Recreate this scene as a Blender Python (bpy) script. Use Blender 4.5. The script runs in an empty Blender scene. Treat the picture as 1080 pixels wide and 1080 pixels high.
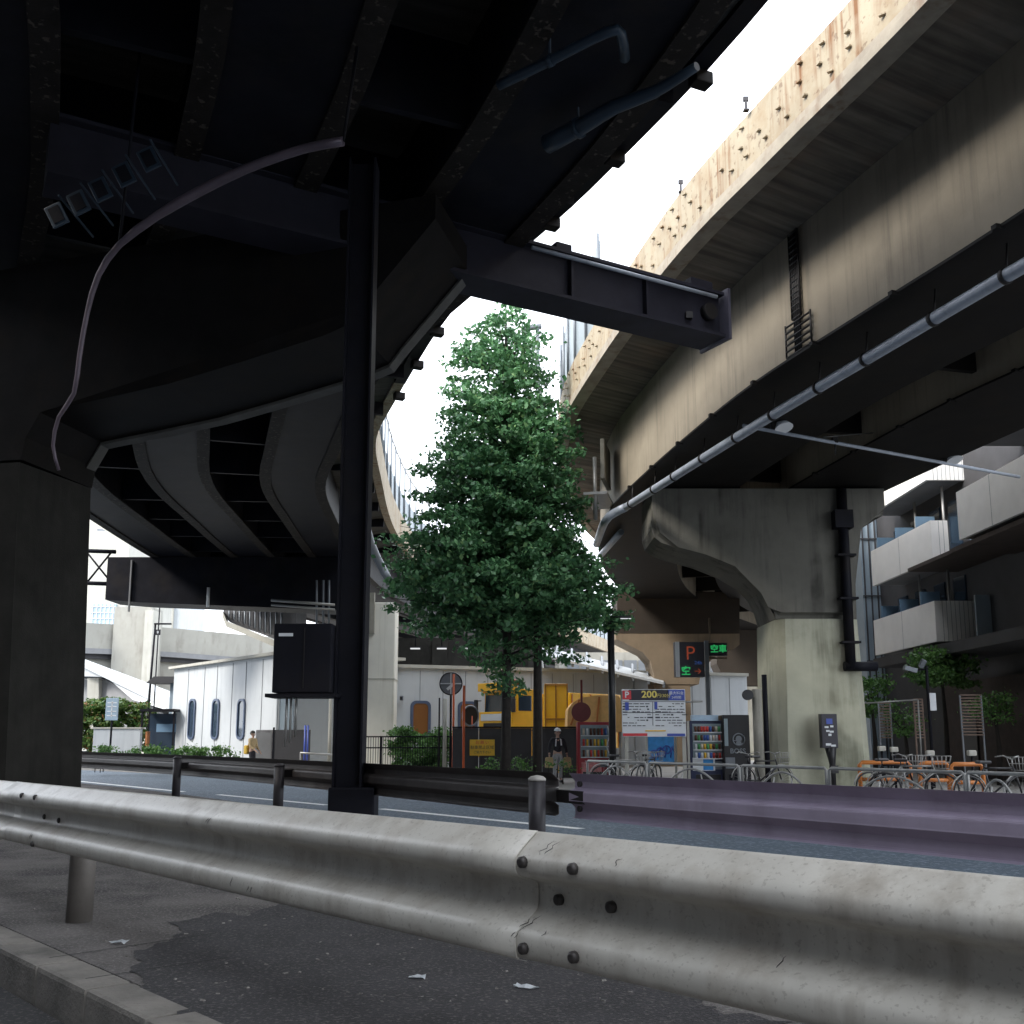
import bpy, bmesh, math, random
from mathutils import Vector, Matrix
R = math.radians
rnd = random.Random(7)
S = bpy.context.scene
C = S.collection

# ------------------------------------------------------------------ camera
TH = math.atan(180/1080.0)
cam_d = bpy.data.cameras.new('camera'); cam = bpy.data.objects.new('camera', cam_d); C.objects.link(cam)
cam.location = (0, 0, 1.0); cam.rotation_euler = (math.pi/2 + TH, 0, 0)
cam_d.sensor_width = 36; cam_d.lens = 36; cam_d.shift_y = 60/1080.0
cam_d.clip_start = 0.05; cam_d.clip_end = 3000
S.camera = cam
# ------------------------------------------------------------------ sky, sun, exposure
SUN_EL, SUN_AZ = R(38), R(-118)          # azimuth measured from +Y towards +X
w = bpy.data.worlds.new('World'); S.world = w; w.use_nodes = True
nt = w.node_tree; nt.nodes.clear()
out = nt.nodes.new('ShaderNodeOutputWorld'); bg = nt.nodes.new('ShaderNodeBackground')
sky = nt.nodes.new('ShaderNodeTexSky'); sky.sky_type = 'NISHITA'; sky.sun_disc = False
sky.sun_elevation = SUN_EL; sky.sun_rotation = SUN_AZ; sky.dust_density = 4.0; sky.air_density = 1.0
cl = nt.nodes.new('ShaderNodeMix'); cl.data_type = 'RGBA'; cl.inputs[0].default_value = 0.8
cl.inputs[7].default_value = (8.6, 9.0, 9.6, 1)       # thick white overcast
nt.links.new(sky.outputs[0], cl.inputs[6]); nt.links.new(cl.outputs[2], bg.inputs[0])
bg.inputs[1].default_value = 0.15; nt.links.new(bg.outputs[0], out.inputs[0])
sl = bpy.data.lights.new('sun', 'SUN'); sl.energy = 1.5; sl.angle = R(16); sl.color = (1, 0.95, 0.87)
so = bpy.data.objects.new('sun', sl); C.objects.link(so)
sd = Vector((math.sin(SUN_AZ)*math.cos(SUN_EL), math.cos(SUN_AZ)*math.cos(SUN_EL), math.sin(SUN_EL)))
so.rotation_euler = sd.to_track_quat('Z', 'Y').to_euler(); so.location = (0, 0, 60)
vs = S.view_settings; vs.view_transform = 'Standard'; vs.look = 'None'; vs.gamma = 1; vs.exposure = 1.42

# ------------------------------------------------------------------ helpers
ct, st = math.cos(TH), math.sin(TH)
def ray(px, py):
    r = (px-540)/1080.0; u = (600-py)/1080.0
    return Vector((r, ct-u*st, st+u*ct))
def W(px, py, Y):
    a = ray(px, py); t = Y/a.y
    return Vector((a.x*t, Y, 1.0+a.z*t))
def Zp(px, py, z):
    a = ray(px, py); t = (z-1.0)/a.z
    return Vector((a.x*t, a.y*t, z))
def X(px, Y, z=1.0):
    """x of a point seen in column px at distance Y and height z"""
    d = Y*ct + (z-1.0)*st
    return (px-540)/1080.0*d
def Zy(py, Y): return W(540, py, Y).z

def B(): return bmesh.new()
def box(bm, c, s, rz=0.0, rx=0.0, ry=0.0, bev=0.0):
    m = Matrix.Translation(Vector(c)) @ Matrix.Rotation(rz, 4, 'Z') @ Matrix.Rotation(ry, 4, 'Y') @ Matrix.Rotation(rx, 4, 'X') @ Matrix.Diagonal((s[0], s[1], s[2], 1))
    if bev <= 0:
        bmesh.ops.create_cube(bm, size=1, matrix=m); return bm
    t = bmesh.new(); bmesh.ops.create_cube(t, size=1, matrix=m)
    bmesh.ops.bevel(t, geom=t.edges[:], offset=bev, segments=2, affect='EDGES', profile=0.6)
    vm = {v: bm.verts.new(v.co) for v in t.verts}
    for f in t.faces:
        try: bm.faces.new([vm[v] for v in f.verts])
        except ValueError: pass
    t.free(); return bm
def tube(bm, pts, r, n=8, cap=True):
    pts = [Vector(p) for p in pts]; rs = r if isinstance(r, (list, tuple)) else [r]*len(pts)
    rings = []; side = None
    for i, p in enumerate(pts):
        a = pts[max(i-1, 0)]; b = pts[min(i+1, len(pts)-1)]
        t = (b-a).normalized()
        if side is None:
            side = t.cross(Vector((0, 0, 1)))
            if side.length < 1e-3: side = Vector((1, 0, 0))
        side = (side - t*side.dot(t)).normalized(); up = side.cross(t)
        rings.append([bm.verts.new(p + rs[i]*(side*math.cos(2*math.pi*k/n)+up*math.sin(2*math.pi*k/n))) for k in range(n)])
    for i in range(len(rings)-1):
        for k in range(n):
            f = bm.faces.new((rings[i][k], rings[i][(k+1) % n], rings[i+1][(k+1) % n], rings[i+1][k])); f.smooth = True
    if cap:
        bm.faces.new(rings[0][::-1]); bm.faces.new(rings[-1])
    return bm
def cyl(bm, p, r, h, n=16, r2=None):
    return tube(bm, [p, Vector(p)+Vector((0, 0, h))], [r, r if r2 is None else r2], n)
def torus(bm, c, Rr, r, ax='Y', n=20, m=6, rz=0):
    M4 = Matrix.Translation(Vector(c)) @ Matrix.Rotation(rz, 4, 'Z')
    if ax == 'Y': M4 = M4 @ Matrix.Rotation(R(90), 4, 'X')
    if ax == 'X': M4 = M4 @ Matrix.Rotation(R(90), 4, 'Y')
    g = [[bm.verts.new(M4 @ Vector(((Rr+r*math.cos(2*math.pi*j/m))*math.cos(2*math.pi*i/n), (Rr+r*math.cos(2*math.pi*j/m))*math.sin(2*math.pi*i/n), r*math.sin(2*math.pi*j/m)))) for j in range(m)] for i in range(n)]
    for i in range(n):
        for j in range(m):
            f = bm.faces.new((g[i][j], g[(i+1) % n][j], g[(i+1) % n][(j+1) % m], g[i][(j+1) % m])); f.smooth = True
    return bm
def poly(bm, pts):
    return bm.faces.new([bm.verts.new(Vector(p)) for p in pts])
def prism(bm, outline, off):
    """closed solid from an outline of 3D points pushed along off"""
    off = Vector(off); a = [bm.verts.new(Vector(p)) for p in outline]; b = [bm.verts.new(Vector(p)+off) for p in outline]
    n = len(a); bm.faces.new(a); bm.faces.new(b[::-1])
    for i in range(n): bm.faces.new((a[(i+1) % n], a[i], b[i], b[(i+1) % n]))
    return bm
def disc(bm, c, r, thick, n=28, rz=0):
    """upright disc facing -Y"""
    o = [Vector((r*math.cos(2*math.pi*k/n), 0, r*math.sin(2*math.pi*k/n))) for k in range(n)]
    q = Matrix.Rotation(rz, 3, 'Z'); o = [Vector(c)+q @ p for p in o]
    return prism(bm, o, q @ Vector((0, thick, 0)))
def rrect(w_, h_, r, n=5):
    o = []
    for cx, cz, a0 in ((w_/2-r, h_/2-r, 0), (-w_/2+r, h_/2-r, 90), (-w_/2+r, -h_/2+r, 180), (w_/2-r, -h_/2+r, 270)):
        for k in range(n+1):
            a = R(a0+90*k/n); o.append((cx+r*math.cos(a), cz+r*math.sin(a)))
    return o
def catmull(P, step=1.0):
    P = [Vector(p) for p in P]; o = []
    for i in range(len(P)-1):
        p0 = P[i-1] if i else 2*P[0]-P[1]; p1 = P[i]; p2 = P[i+1]; p3 = P[i+2] if i+2 < len(P) else 2*P[-1]-P[-2]
        n = max(2, int((p2-p1).length/step))
        for k in range(n):
            t = k/n
            o.append(0.5*((2*p1)+(p2-p0)*t+(2*p0-5*p1+4*p2-p3)*t*t+(3*p1-p0-3*p2+p3)*t**3))
    o.append(P[-1]); return o
class Path:
    def __init__(s, pts, step=1.0):
        s.p = catmull([Vector((a[0], a[1], a[2] if len(a) > 2 else 0)) for a in pts], step)
        s.n = []; s.s = [0]
        for i in range(len(s.p)):
            t = (s.p[min(i+1, len(s.p)-1)]-s.p[max(i-1, 0)]); t.z = 0; t.normalize(); s.n.append(Vector((t.y, -t.x, 0)))
            if i: s.s.append(s.s[-1]+(s.p[i]-s.p[i-1]).length)
    def at(s, d):
        for i in range(len(s.s)-1):
            if s.s[i+1] >= d:
                f = (d-s.s[i])/(s.s[i+1]-s.s[i]); return s.p[i].lerp(s.p[i+1], f), s.n[i].lerp(s.n[i+1], f).normalized()
        return s.p[-1], s.n[-1]
    def pt(s, d, o, z):
        p, n = s.at(d); q = p+n*o; q.z += z; return q
    def near(s, y):
        for i in range(len(s.p)-1):
            if (s.p[i].y-y)*(s.p[i+1].y-y) <= 0: return s.s[i]+(s.s[i+1]-s.s[i])*abs((y-s.p[i].y)/max(1e-6, abs(s.p[i+1].y-s.p[i].y)))
        return 0
def sweep(bm, path, prof, d0=None, d1=None, sgn=1, smooth=False, step=None):
    """closed profile [(offset to the right, z)] carried along a path; uv = (distance, round the profile)"""
    uv = bm.loops.layers.uv.verify()
    D = [d for d in path.s if (d0 is None or d > d0+1e-3) and (d1 is None or d < d1-1e-3)]
    if d0 is not None: D.insert(0, d0)
    if d1 is not None: D.append(d1)
    rings = [[bm.verts.new(path.pt(d, sgn*o, z)) for o, z in prof] for d in D]
    L = [0]
    for i in range(len(prof)):
        a, b = prof[i], prof[(i+1) % len(prof)]; L.append(L[-1]+math.hypot(a[0]-b[0], a[1]-b[1]))
    n = len(prof)
    for i in range(len(D)-1):
        for k in range(n):
            f = bm.faces.new((rings[i][k], rings[i][(k+1) % n], rings[i+1][(k+1) % n], rings[i+1][k])); f.smooth = smooth
            for lp, (u, v) in zip(f.loops, ((D[i], L[k]), (D[i], L[k+1]), (D[i+1], L[k+1]), (D[i+1], L[k]))): lp[uv].uv = (u, v)
    bm.faces.new(rings[0]); bm.faces.new(rings[-1][::-1])
    return bm
def link(name, bm, m, parent=None, world=True, norm=True):
    if parent is not None and world:
        mi = (Matrix.Translation(parent.location) @ Matrix.Rotation(parent.rotation_euler.z, 4, 'Z')).inverted()
        root = parent.parent
        if root is not None: mi = Matrix.Identity(4) if parent.type == 'MESH' else mi
        if root is not None: mi = (Matrix.Translation(root.location) @ Matrix.Rotation(root.rotation_euler.z, 4, 'Z')).inverted()
        bm.transform(mi)
    if norm and bm.faces: bmesh.ops.recalc_face_normals(bm, faces=bm.faces[:])
    me = bpy.data.meshes.new(name); bm.to_mesh(me); bm.free(); me.materials.append(m)
    o = bpy.data.objects.new(name, me); C.objects.link(o)
    if parent is not None: o.parent = parent
    return o
def wsplit(name, bm, m, parent=None):
    """every loose piece of bm becomes a part of its own"""
    bm.verts.ensure_lookup_table(); seen = set(); res = []
    for v in bm.verts:
        if v in seen: continue
        st_ = [v]; isl = []; seen.add(v)
        while st_:
            a = st_.pop(); isl.append(a)
            for e in a.link_edges:
                b_ = e.other_vert(a)
                if b_ not in seen: seen.add(b_); st_.append(b_)
        n = bmesh.new(); mp = {a: n.verts.new(a.co) for a in isl}
        for f in {f for a in isl for f in a.link_faces}:
            g = n.faces.new([mp[a] for a in f.verts]); g.smooth = f.smooth
        res.append(link(name, n, m, parent, world=True))
    bm.free(); return res
def obj(name, bm, m, parent=None): return link(name, bm, m, parent, world=False)
def wobj(name, bm, m, parent=None): return link(name, bm, m, parent, world=True)
def tag(o, label=None, cat=None, group=None, kind=None):
    if label: o['label'] = label
    if cat: o['category'] = cat
    if group: o['group'] = group
    if kind: o['kind'] = kind
    return o
def thing(name, label, cat, loc=(0, 0, 0), rz=0.0, group=None):
    o = bpy.data.objects.new(name, None); C.objects.link(o); o.empty_display_size = 0.2
    o.location = loc; o.rotation_euler = (0, 0, rz); return tag(o, label, cat, group)
def single(name, bm, m, label, cat, group=None):
    """thing of one mesh, its origin moved to the foot of the mesh"""
    vs_ = [v.co for v in bm.verts]; zc = min(v.z for v in vs_)
    c = Vector((sum(v.x for v in vs_)/len(vs_), sum(v.y for v in vs_)/len(vs_), zc))
    bm.transform(Matrix.Translation(-c)); o = link(name, bm, m); o.location = c
    return tag(o, label, cat, group)
def struct(name, bm, m, kind='structure', label=None, cat=None):
    o = link(name, bm, m); tag(o, label, cat, None, kind); return o
def copy_tree(o, parent=None):
    c = o.copy(); C.objects.link(c)
    if parent is not None: c.parent = parent
    for ch in list(o.children): copy_tree(ch, c)
    return c
def text(s, size, loc, m, parent, rz=0.0, sx=1.0, ext=0.002, bold=0.0, name='lettering', align='CENTER'):
    cu = bpy.data.curves.new(name, 'FONT'); cu.body = s; cu.size = size; cu.extrude = ext; cu.offset = bold
    cu.align_x = align; cu.align_y = 'CENTER'; cu.resolution_u = 3
    t = bpy.data.objects.new(name, cu); C.objects.link(t)
    bpy.context.view_layer.update()
    me = bpy.data.meshes.new_from_object(t.evaluated_get(bpy.context.evaluated_depsgraph_get()))
    bpy.data.objects.remove(t); bpy.data.curves.remove(cu)
    me.transform(Matrix.Translation(Vector(loc)) @ Matrix.Rotation(rz, 4, 'Z') @ Matrix.Rotation(R(90), 4, 'X') @ Matrix.Diagonal((sx, 1, 1, 1)))
    me.name = name; me.materials.clear(); me.materials.append(m)
    o = bpy.data.objects.new(name, me); C.objects.link(o); o.parent = parent; return o

# ------------------------------------------------------------------ materials
def mat(name, col, rough=0.7, metal=0.0, var=0.18, scale=2.5, bump=0.15, bscale=60, streak=None, samt=0.5, sxy=4.0, sz=0.25, speck=None, spamt=0.5, spscale=30, coat=0.0, dirt=None, damt=0.5, dscale=0.8, spec=0.5, splo=0.6):
    m = bpy.data.materials.new(name); m.use_nodes = True; n = m.node_tree.nodes; l = m.node_tree.links
    b = n['Principled BSDF']; b.inputs['Roughness'].default_value = rough; b.inputs['Metallic'].default_value = metal
    if coat: b.inputs['Coat Weight'].default_value = coat
    tc = n.new('ShaderNodeTexCoord')
    def noise(sc, det=6, rg=0.6, mp=None):
        t = n.new('ShaderNodeTexNoise'); t.inputs['Scale'].default_value = sc; t.inputs['Detail'].default_value = det; t.inputs['Roughness'].default_value = rg
        if mp:
            q = n.new('ShaderNodeMapping'); q.inputs['Scale'].default_value = mp; l.new(tc.outputs['Object'], q.inputs[0]); l.new(q.outputs[0], t.inputs[0])
        else: l.new(tc.outputs['Object'], t.inputs[0])
        return t
    def ramp(src, a, b_):
        r = n.new('ShaderNodeMapRange'); r.inputs[1].default_value = a; r.inputs[2].default_value = b_; r.clamp = True; l.new(src, r.inputs[0]); return r.outputs[0]
    def mix(f, a, b_, amt=1.0):
        x = n.new('ShaderNodeMix'); x.data_type = 'RGBA'
        if amt != 1.0:
            q = n.new('ShaderNodeMath'); q.operation = 'MULTIPLY'; q.inputs[1].default_value = amt; l.new(f, q.inputs[0]); f = q.outputs[0]
        l.new(f, x.inputs[0])
        for s, v in ((x.inputs[6], a), (x.inputs[7], b_)):
            if isinstance(v, tuple): s.default_value = (*v, 1)
            else: l.new(v, s)
        return x.outputs[2]
    lo = tuple(max(0, c*(1-var)) for c in col); hi = tuple(min(1, c*(1+var)) for c in col)
    t = noise(scale); c = mix(ramp(t.outputs[0], 0.3, 0.7), lo, hi)
    if dirt:
        t2 = noise(dscale, 8, 0.65); c = mix(ramp(t2.outputs[0], 0.5, 0.68), c, dirt, damt)
    if streak:
        t3 = noise(1.0, 5, 0.6, (sxy, sxy, sz)); t4 = noise(0.9, 3)
        q = n.new('ShaderNodeMath'); q.operation = 'MULTIPLY'; l.new(ramp(t3.outputs[0], 0.5, 0.66), q.inputs[0]); l.new(ramp(t4.outputs[0], 0.35, 0.6), q.inputs[1])
        c = mix(q.outputs[0], c, streak, samt)
    if speck:
        t5 = noise(spscale, 2); c = mix(ramp(t5.outputs[0], splo, splo+.08), c, speck, spamt)
    l.new(c, b.inputs['Base Color'])
    if bump:
        bp = n.new('ShaderNodeBump'); bp.inputs['Strength'].default_value = bump; bp.inputs['Distance'].default_value = 0.02
        t6 = noise(bscale, 5); l.new(t6.outputs[0], bp.inputs['Height']); l.new(bp.outputs[0], b.inputs['Normal'])
    b.inputs['Specular IOR Level'].default_value = spec
    return m
def emis(name, col, s):
    m = bpy.data.materials.new(name); m.use_nodes = True; b = m.node_tree.nodes['Principled BSDF']
    b.inputs['Base Color'].default_value = (0.02, 0.02, 0.02, 1); b.inputs['Emission Color'].default_value = (*col, 1); b.inputs['Emission Strength'].default_value = s; return m
def glass(name, col, rough=0.08):
    m = mat(name, col, rough, 0.0, 0.1, 0.6, 0); m.node_tree.nodes['Principled BSDF'].inputs['Specular IOR Level'].default_value = 0.8; return m
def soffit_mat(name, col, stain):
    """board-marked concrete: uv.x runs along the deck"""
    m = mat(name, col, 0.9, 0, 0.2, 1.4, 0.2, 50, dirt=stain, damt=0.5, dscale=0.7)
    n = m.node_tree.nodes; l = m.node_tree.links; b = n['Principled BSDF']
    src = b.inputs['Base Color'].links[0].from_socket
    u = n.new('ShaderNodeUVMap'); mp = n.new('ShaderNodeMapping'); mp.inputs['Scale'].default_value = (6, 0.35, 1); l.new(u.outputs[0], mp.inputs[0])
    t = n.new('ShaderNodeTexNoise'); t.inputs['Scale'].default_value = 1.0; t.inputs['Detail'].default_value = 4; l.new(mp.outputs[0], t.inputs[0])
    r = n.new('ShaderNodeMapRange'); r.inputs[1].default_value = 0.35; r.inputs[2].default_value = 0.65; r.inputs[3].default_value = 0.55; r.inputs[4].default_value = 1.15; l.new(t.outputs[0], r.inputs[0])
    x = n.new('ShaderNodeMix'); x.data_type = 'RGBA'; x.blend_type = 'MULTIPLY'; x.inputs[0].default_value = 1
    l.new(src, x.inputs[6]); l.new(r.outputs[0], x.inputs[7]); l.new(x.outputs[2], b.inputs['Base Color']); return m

HAMC = mat('shade-darkened hammerhead concrete', (0.15, 0.145, 0.125), 0.88, 0, 0.2, 1.2, 0.25, 40, streak=(0.04, 0.038, 0.032), samt=0.85, sxy=2.6, sz=0.16, dirt=(0.075, 0.075, 0.06), damt=0.7, dscale=0.6)  # shade under the girder put into a darker head colour
CONC = mat('grey concrete', (0.30, 0.29, 0.25), 0.88, 0, 0.15, 1.2, 0.25, 40, streak=(0.09, 0.085, 0.07), samt=0.75, sxy=3.0, sz=0.18, dirt=(0.17, 0.17, 0.13), damt=0.6, dscale=0.5)
PIERC = mat('mossy pier concrete', (0.46, 0.46, 0.36), 0.88, 0, 0.12, 1.0, 0.25, 45, streak=(0.16, 0.16, 0.11), samt=0.75, sxy=2.2, sz=0.15, dirt=(0.25, 0.26, 0.18), damt=0.7, dscale=0.45)
DCONC = mat('near-black concrete', (0.032, 0.031, 0.028), 0.9, 0, 0.25, 1.5, 0.25, 40, streak=(0.022, 0.021, 0.02), samt=0.7, sxy=3, sz=0.2, spec=0.12)  # near-black base with darker streaks
PALE = mat('pale painted concrete', (0.46, 0.455, 0.41), 0.85, 0, 0.08, 0.8, 0.12, 50, streak=(0.33, 0.31, 0.26), samt=0.6, sxy=3, sz=0.15, speck=(0.35, 0.33, 0.3), spamt=0.3)
FARC = mat('distant pale concrete', (0.34, 0.335, 0.30), 0.85, 0, 0.1, 0.5, 0, 50, streak=(0.2, 0.185, 0.16), samt=0.6, sxy=1.2, sz=0.3)
PARA = mat('cream parapet with rust', (0.40, 0.345, 0.25), 0.75, 0, 0.12, 1.0, 0.15, 40, streak=(0.20, 0.085, 0.025), samt=1.0, sxy=6.5, sz=0.3, dirt=(0.27, 0.17, 0.08), damt=0.55, dscale=1.3, speck=(0.12, 0.06, 0.03), spamt=0.55, spscale=7)
LEDGE = mat('deck edge beam', (0.36, 0.32, 0.26), 0.8, 0, 0.2, 2, 0.2, 40, streak=(0.2, 0.12, 0.07), samt=0.8, sxy=4, sz=0.6)
WEBSCR = 1
WEB = mat('weathered beige girder', (0.30, 0.26, 0.20), 0.75, 0, 0.15, 0.7, 0.12, 30, streak=(0.17, 0.15, 0.12), samt=0.75, sxy=5, sz=0.22, dirt=(0.20, 0.175, 0.14), damt=0.6, dscale=0.5)
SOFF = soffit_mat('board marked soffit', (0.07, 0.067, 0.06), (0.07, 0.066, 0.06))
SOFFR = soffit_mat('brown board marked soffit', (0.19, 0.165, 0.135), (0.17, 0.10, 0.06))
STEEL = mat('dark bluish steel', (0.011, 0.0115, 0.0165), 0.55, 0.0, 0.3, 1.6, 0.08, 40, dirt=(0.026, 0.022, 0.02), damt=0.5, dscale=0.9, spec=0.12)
STEELB = mat('dark brown steel', (0.013, 0.0118, 0.0115), 0.6, 0.0, 0.3, 1.6, 0.08, 40, dirt=(0.021, 0.016, 0.012), damt=0.6, dscale=1.5, spec=0.12)
BEAMST = mat('slate steel paint', (0.032, 0.031, 0.042), 0.5, 0, 0.2, 1.5, 0.06, 40, dirt=(0.02, 0.018, 0.02), damt=0.5, spec=0.12)
RIBST = mat('peeling steel flange', (0.024, 0.021, 0.019), 0.7, 0, 0.3, 2, 0.2, 30, speck=(0.12, 0.10, 0.085), spamt=0.7, spscale=9, spec=0.12)
PIPE = mat('pale blue grey pipe', (0.42, 0.46, 0.53), 0.4, 0.1, 0.12, 2, 0.03, 40, streak=(0.2, 0.22, 0.26), samt=0.5)
ASPH = mat('asphalt', (0.075, 0.105, 0.14), 0.72, 0, 0.15, 0.3, 0.6, 90, speck=(0.20, 0.25, 0.31), spamt=0.7, spscale=16, splo=.54, dirt=(0.05, 0.07, 0.09), damt=0.6, dscale=0.6)
SHOULD = mat('dusty shoulder asphalt', (0.13, 0.12, 0.115), 0.95, 0, 0.4, 1.3, 0.9, 85, dirt=(0.020, 0.019, 0.022), damt=0.95, dscale=0.9, speck=(0.27, 0.25, 0.235), spamt=0.7, spscale=55, splo=.54)
KERB = mat('kerb stone', (0.20, 0.185, 0.165), 0.92, 0, 0.25, 3, 0.4, 50, dirt=(0.07, 0.065, 0.06), damt=0.7, dscale=2.5)
PAVE = mat('sidewalk paving', (0.30, 0.29, 0.275), 0.9, 0, 0.15, 1, 0.3, 40)
LINE = mat('road paint', (0.72, 0.74, 0.74), 0.8, 0, 0.1, 6, 0.1, 60, speck=(0.25, 0.27, 0.3), spamt=0.6, spscale=20)
RAILP = mat('white rail paint', (0.60, 0.575, 0.52), 0.36, 0, 0.10, 2.5, 0.04, 60, streak=(0.30, 0.265, 0.22), samt=0.55, sxy=9, sz=1.0, dirt=(0.33, 0.28, 0.225), damt=0.55, dscale=3.5, speck=(0.22, 0.19, 0.16), spamt=0.35, spscale=75)
RAILD = mat('shade-dark brown rail', (0.060, 0.052, 0.050), 0.55, 0, 0.3, 3, 0.08, 50, dirt=(0.11, 0.10, 0.095), damt=0.6, dscale=1.2)  # shade on the turned-away rail put into its dark colour
RAILM = mat('mauve rail', (0.42, 0.36, 0.475), 0.65, 0, 0.12, 2, 0.03, 50, dirt=(0.30, 0.25, 0.32), damt=0.6, dscale=1.8, streak=(0.30, 0.25, 0.32), samt=0.35, sxy=3, sz=.3)
POSTD = mat('dark post paint', (0.045, 0.042, 0.048), 0.5, 0, 0.3, 4, 0.05, 50, dirt=(0.12, 0.11, 0.10), damt=0.4, dscale=3)
BOLT = mat('blackened bolt', (0.022, 0.02, 0.02), 0.5, 0.3, 0.2, 5, 0)
WHITE = mat('white cladding', (0.50, 0.53, 0.555), 0.6, 0, 0.06, 0.6, 0.02, 40, streak=(0.33, 0.36, 0.39), samt=0.4)
WTILE = mat('white tile', (0.90, 0.89, 0.87), 0.45, 0, 0.05, 1.5, 0.03, 40)
SEAM = mat('panel joint', (0.2, 0.22, 0.24), 0.7, 0, 0.1, 2, 0)
BLUEG = mat('blue grey cladding', (0.30, 0.37, 0.43), 0.45, 0, 0.12, 1, 0.02, 30)
DGREY = mat('charcoal render', (0.05, 0.05, 0.055), 0.7, 0, 0.2, 1, 0.05, 30)
MGREY = mat('mid grey', (0.22, 0.225, 0.235), 0.7, 0, 0.12, 1.2, 0.05, 30)
GLD = glass('dark window glass', (0.035, 0.055, 0.085))
GLB = glass('blue window glass', (0.22, 0.36, 0.52), 0.15)
GLP = glass('pale noise barrier sheet', (0.26, 0.31, 0.345), 0.5)
GALV = mat('galvanised tube', (0.34, 0.34, 0.33), 0.4, 0.4, 0.1, 4, 0.03, 40)
ORANGE = mat('orange paint', (0.52, 0.17, 0.03), 0.4, 0, 0.1, 2, 0.02, 30)
YELLOW = mat('truck yellow', (0.92, 0.50, 0.025), 0.35, 0, 0.06, 2, 0.01, 30, coat=0.3)
TARP = mat('orange tarpaulin', (0.82, 0.50, 0.19), 0.7, 0, 0.15, 2.5, 0.4, 8)
RED = mat('red machine paint', (0.34, 0.02, 0.03), 0.35, 0, 0.1, 2, 0)
REDD = mat('dull red sign back', (0.16, 0.035, 0.035), 0.55, 0, 0.15, 3, 0)
REDO = mat('red orange pole', (0.60, 0.11, 0.03), 0.45, 0, 0.1, 2, 0)
NAVY = mat('navy machine', (0.025, 0.035, 0.09), 0.35, 0, 0.1, 2, 0)
BLK = mat('black plastic', (0.018, 0.018, 0.021), 0.4, 0, 0.2, 3, 0)
SIGNW = mat('sign white', (0.72, 0.75, 0.78), 0.4, 0, 0.03, 2, 0)
SIGNB = mat('sign blue', (0.06, 0.10, 0.42), 0.4, 0, 0.05, 2, 0)
SIGNBRT = mat('bright blue board', (0.04, 0.26, 0.62), 0.5, 0, 0.25, 5, 0)
SIGNR = mat('sign red', (0.62, 0.05, 0.06), 0.4, 0, 0.05, 2, 0)
SIGNY = mat('sign yellow', (0.80, 0.50, 0.05), 0.45, 0, 0.08, 3, 0)
SIGNP = mat('sign dark panel', (0.03, 0.028, 0.04), 0.4, 0, 0.1, 2, 0)
GREYS = mat('sign back grey', (0.19, 0.21, 0.235), 0.45, 0.2, 0.1, 2, 0)
INK = mat('print ink', (0.05, 0.055, 0.07), 0.5, 0, 0.1, 2, 0)
GOLD = mat('yellow print', (0.75, 0.62, 0.15), 0.5, 0, 0.05, 2, 0)
LEDR = emis('red led', (1, 0.16, 0.06), 0.07); LEDG = emis('green led', (0.05, 0.9, 0.25), 0.13); LEDB = emis('blue led', (0.1, 0.25, 0.9), 0.07)
LAMP = emis('lit tube', (0.95, 0.97, 1), 0.3)
CASE = mat('machine display', (0.26, 0.33, 0.36), 0.3, 0, 0.1, 3, 0)
SKIN = mat('skin', (0.50, 0.33, 0.25), 0.6, 0, 0.05, 3, 0); HAIR = mat('black hair', (0.015, 0.013, 0.012), 0.6, 0, 0.1, 5, 0)
CLOTHD = mat('dark clothing', (0.025, 0.025, 0.032), 0.85, 0, 0.2, 5, 0.1); CLOTHT = mat('tan clothing', (0.48, 0.36, 0.20), 0.85, 0, 0.15, 5, 0.1)
CLOTHG = mat('grey clothing', (0.35, 0.36, 0.38), 0.85, 0, 0.15, 6, 0.1); CLOTHY = mat('yellow vest', (0.75, 0.5, 0.08), 0.8, 0, 0.1, 5, 0.1)
WOODD = mat('brown lattice wood', (0.20, 0.14, 0.11), 0.7, 0, 0.2, 4, 0.1)
BRICKD = mat('dark brown brick', (0.06, 0.045, 0.04), 0.85, 0, 0.25, 3, 0.2, 25)
BARK = mat('dark bark', (0.035, 0.03, 0.027), 0.95, 0, 0.3, 6, 0.6, 25)
def leafmat(name, a, b_, c_=None):
    m = bpy.data.materials.new(name); m.use_nodes = True; n = m.node_tree.nodes; l = m.node_tree.links; p = n['Principled BSDF']
    g = n.new('ShaderNodeNewGeometry'); r = n.new('ShaderNodeValToRGB'); l.new(g.outputs['Random Per Island'], r.inputs[0])
    r.color_ramp.elements[0].color = (*a, 1); r.color_ramp.elements[1].color = (*b_, 1)
    if c_: e = r.color_ramp.elements.new(0.9); e.color = (*b_, 1); r.color_ramp.elements[-1].color = (*c_, 1)
    l.new(r.outputs[0], p.inputs['Base Color']); p.inputs['Roughness'].default_value = 0.5
    tr = n.new('ShaderNodeBsdfTranslucent'); l.new(r.outputs[0], tr.inputs[0]); mx = n.new('ShaderNodeMixShader'); mx.inputs[0].default_value = 0.25
    l.new(p.outputs[0], mx.inputs[1]); l.new(tr.outputs[0], mx.inputs[2]); l.new(mx.outputs[0], n['Material Output'].inputs[0]); return m
LEAF = leafmat('street tree leaf', (0.038, 0.12, 0.052), (0.13, 0.30, 0.125), (0.22, 0.36, 0.14))
LEAFB = leafmat('shrub leaf', (0.04, 0.12, 0.03), (0.15, 0.30, 0.075))
LEAFH = leafmat('mixed hedge leaf', (0.03, 0.10, 0.02), (0.14, 0.22, 0.05), (0.35, 0.12, 0.06))

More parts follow.
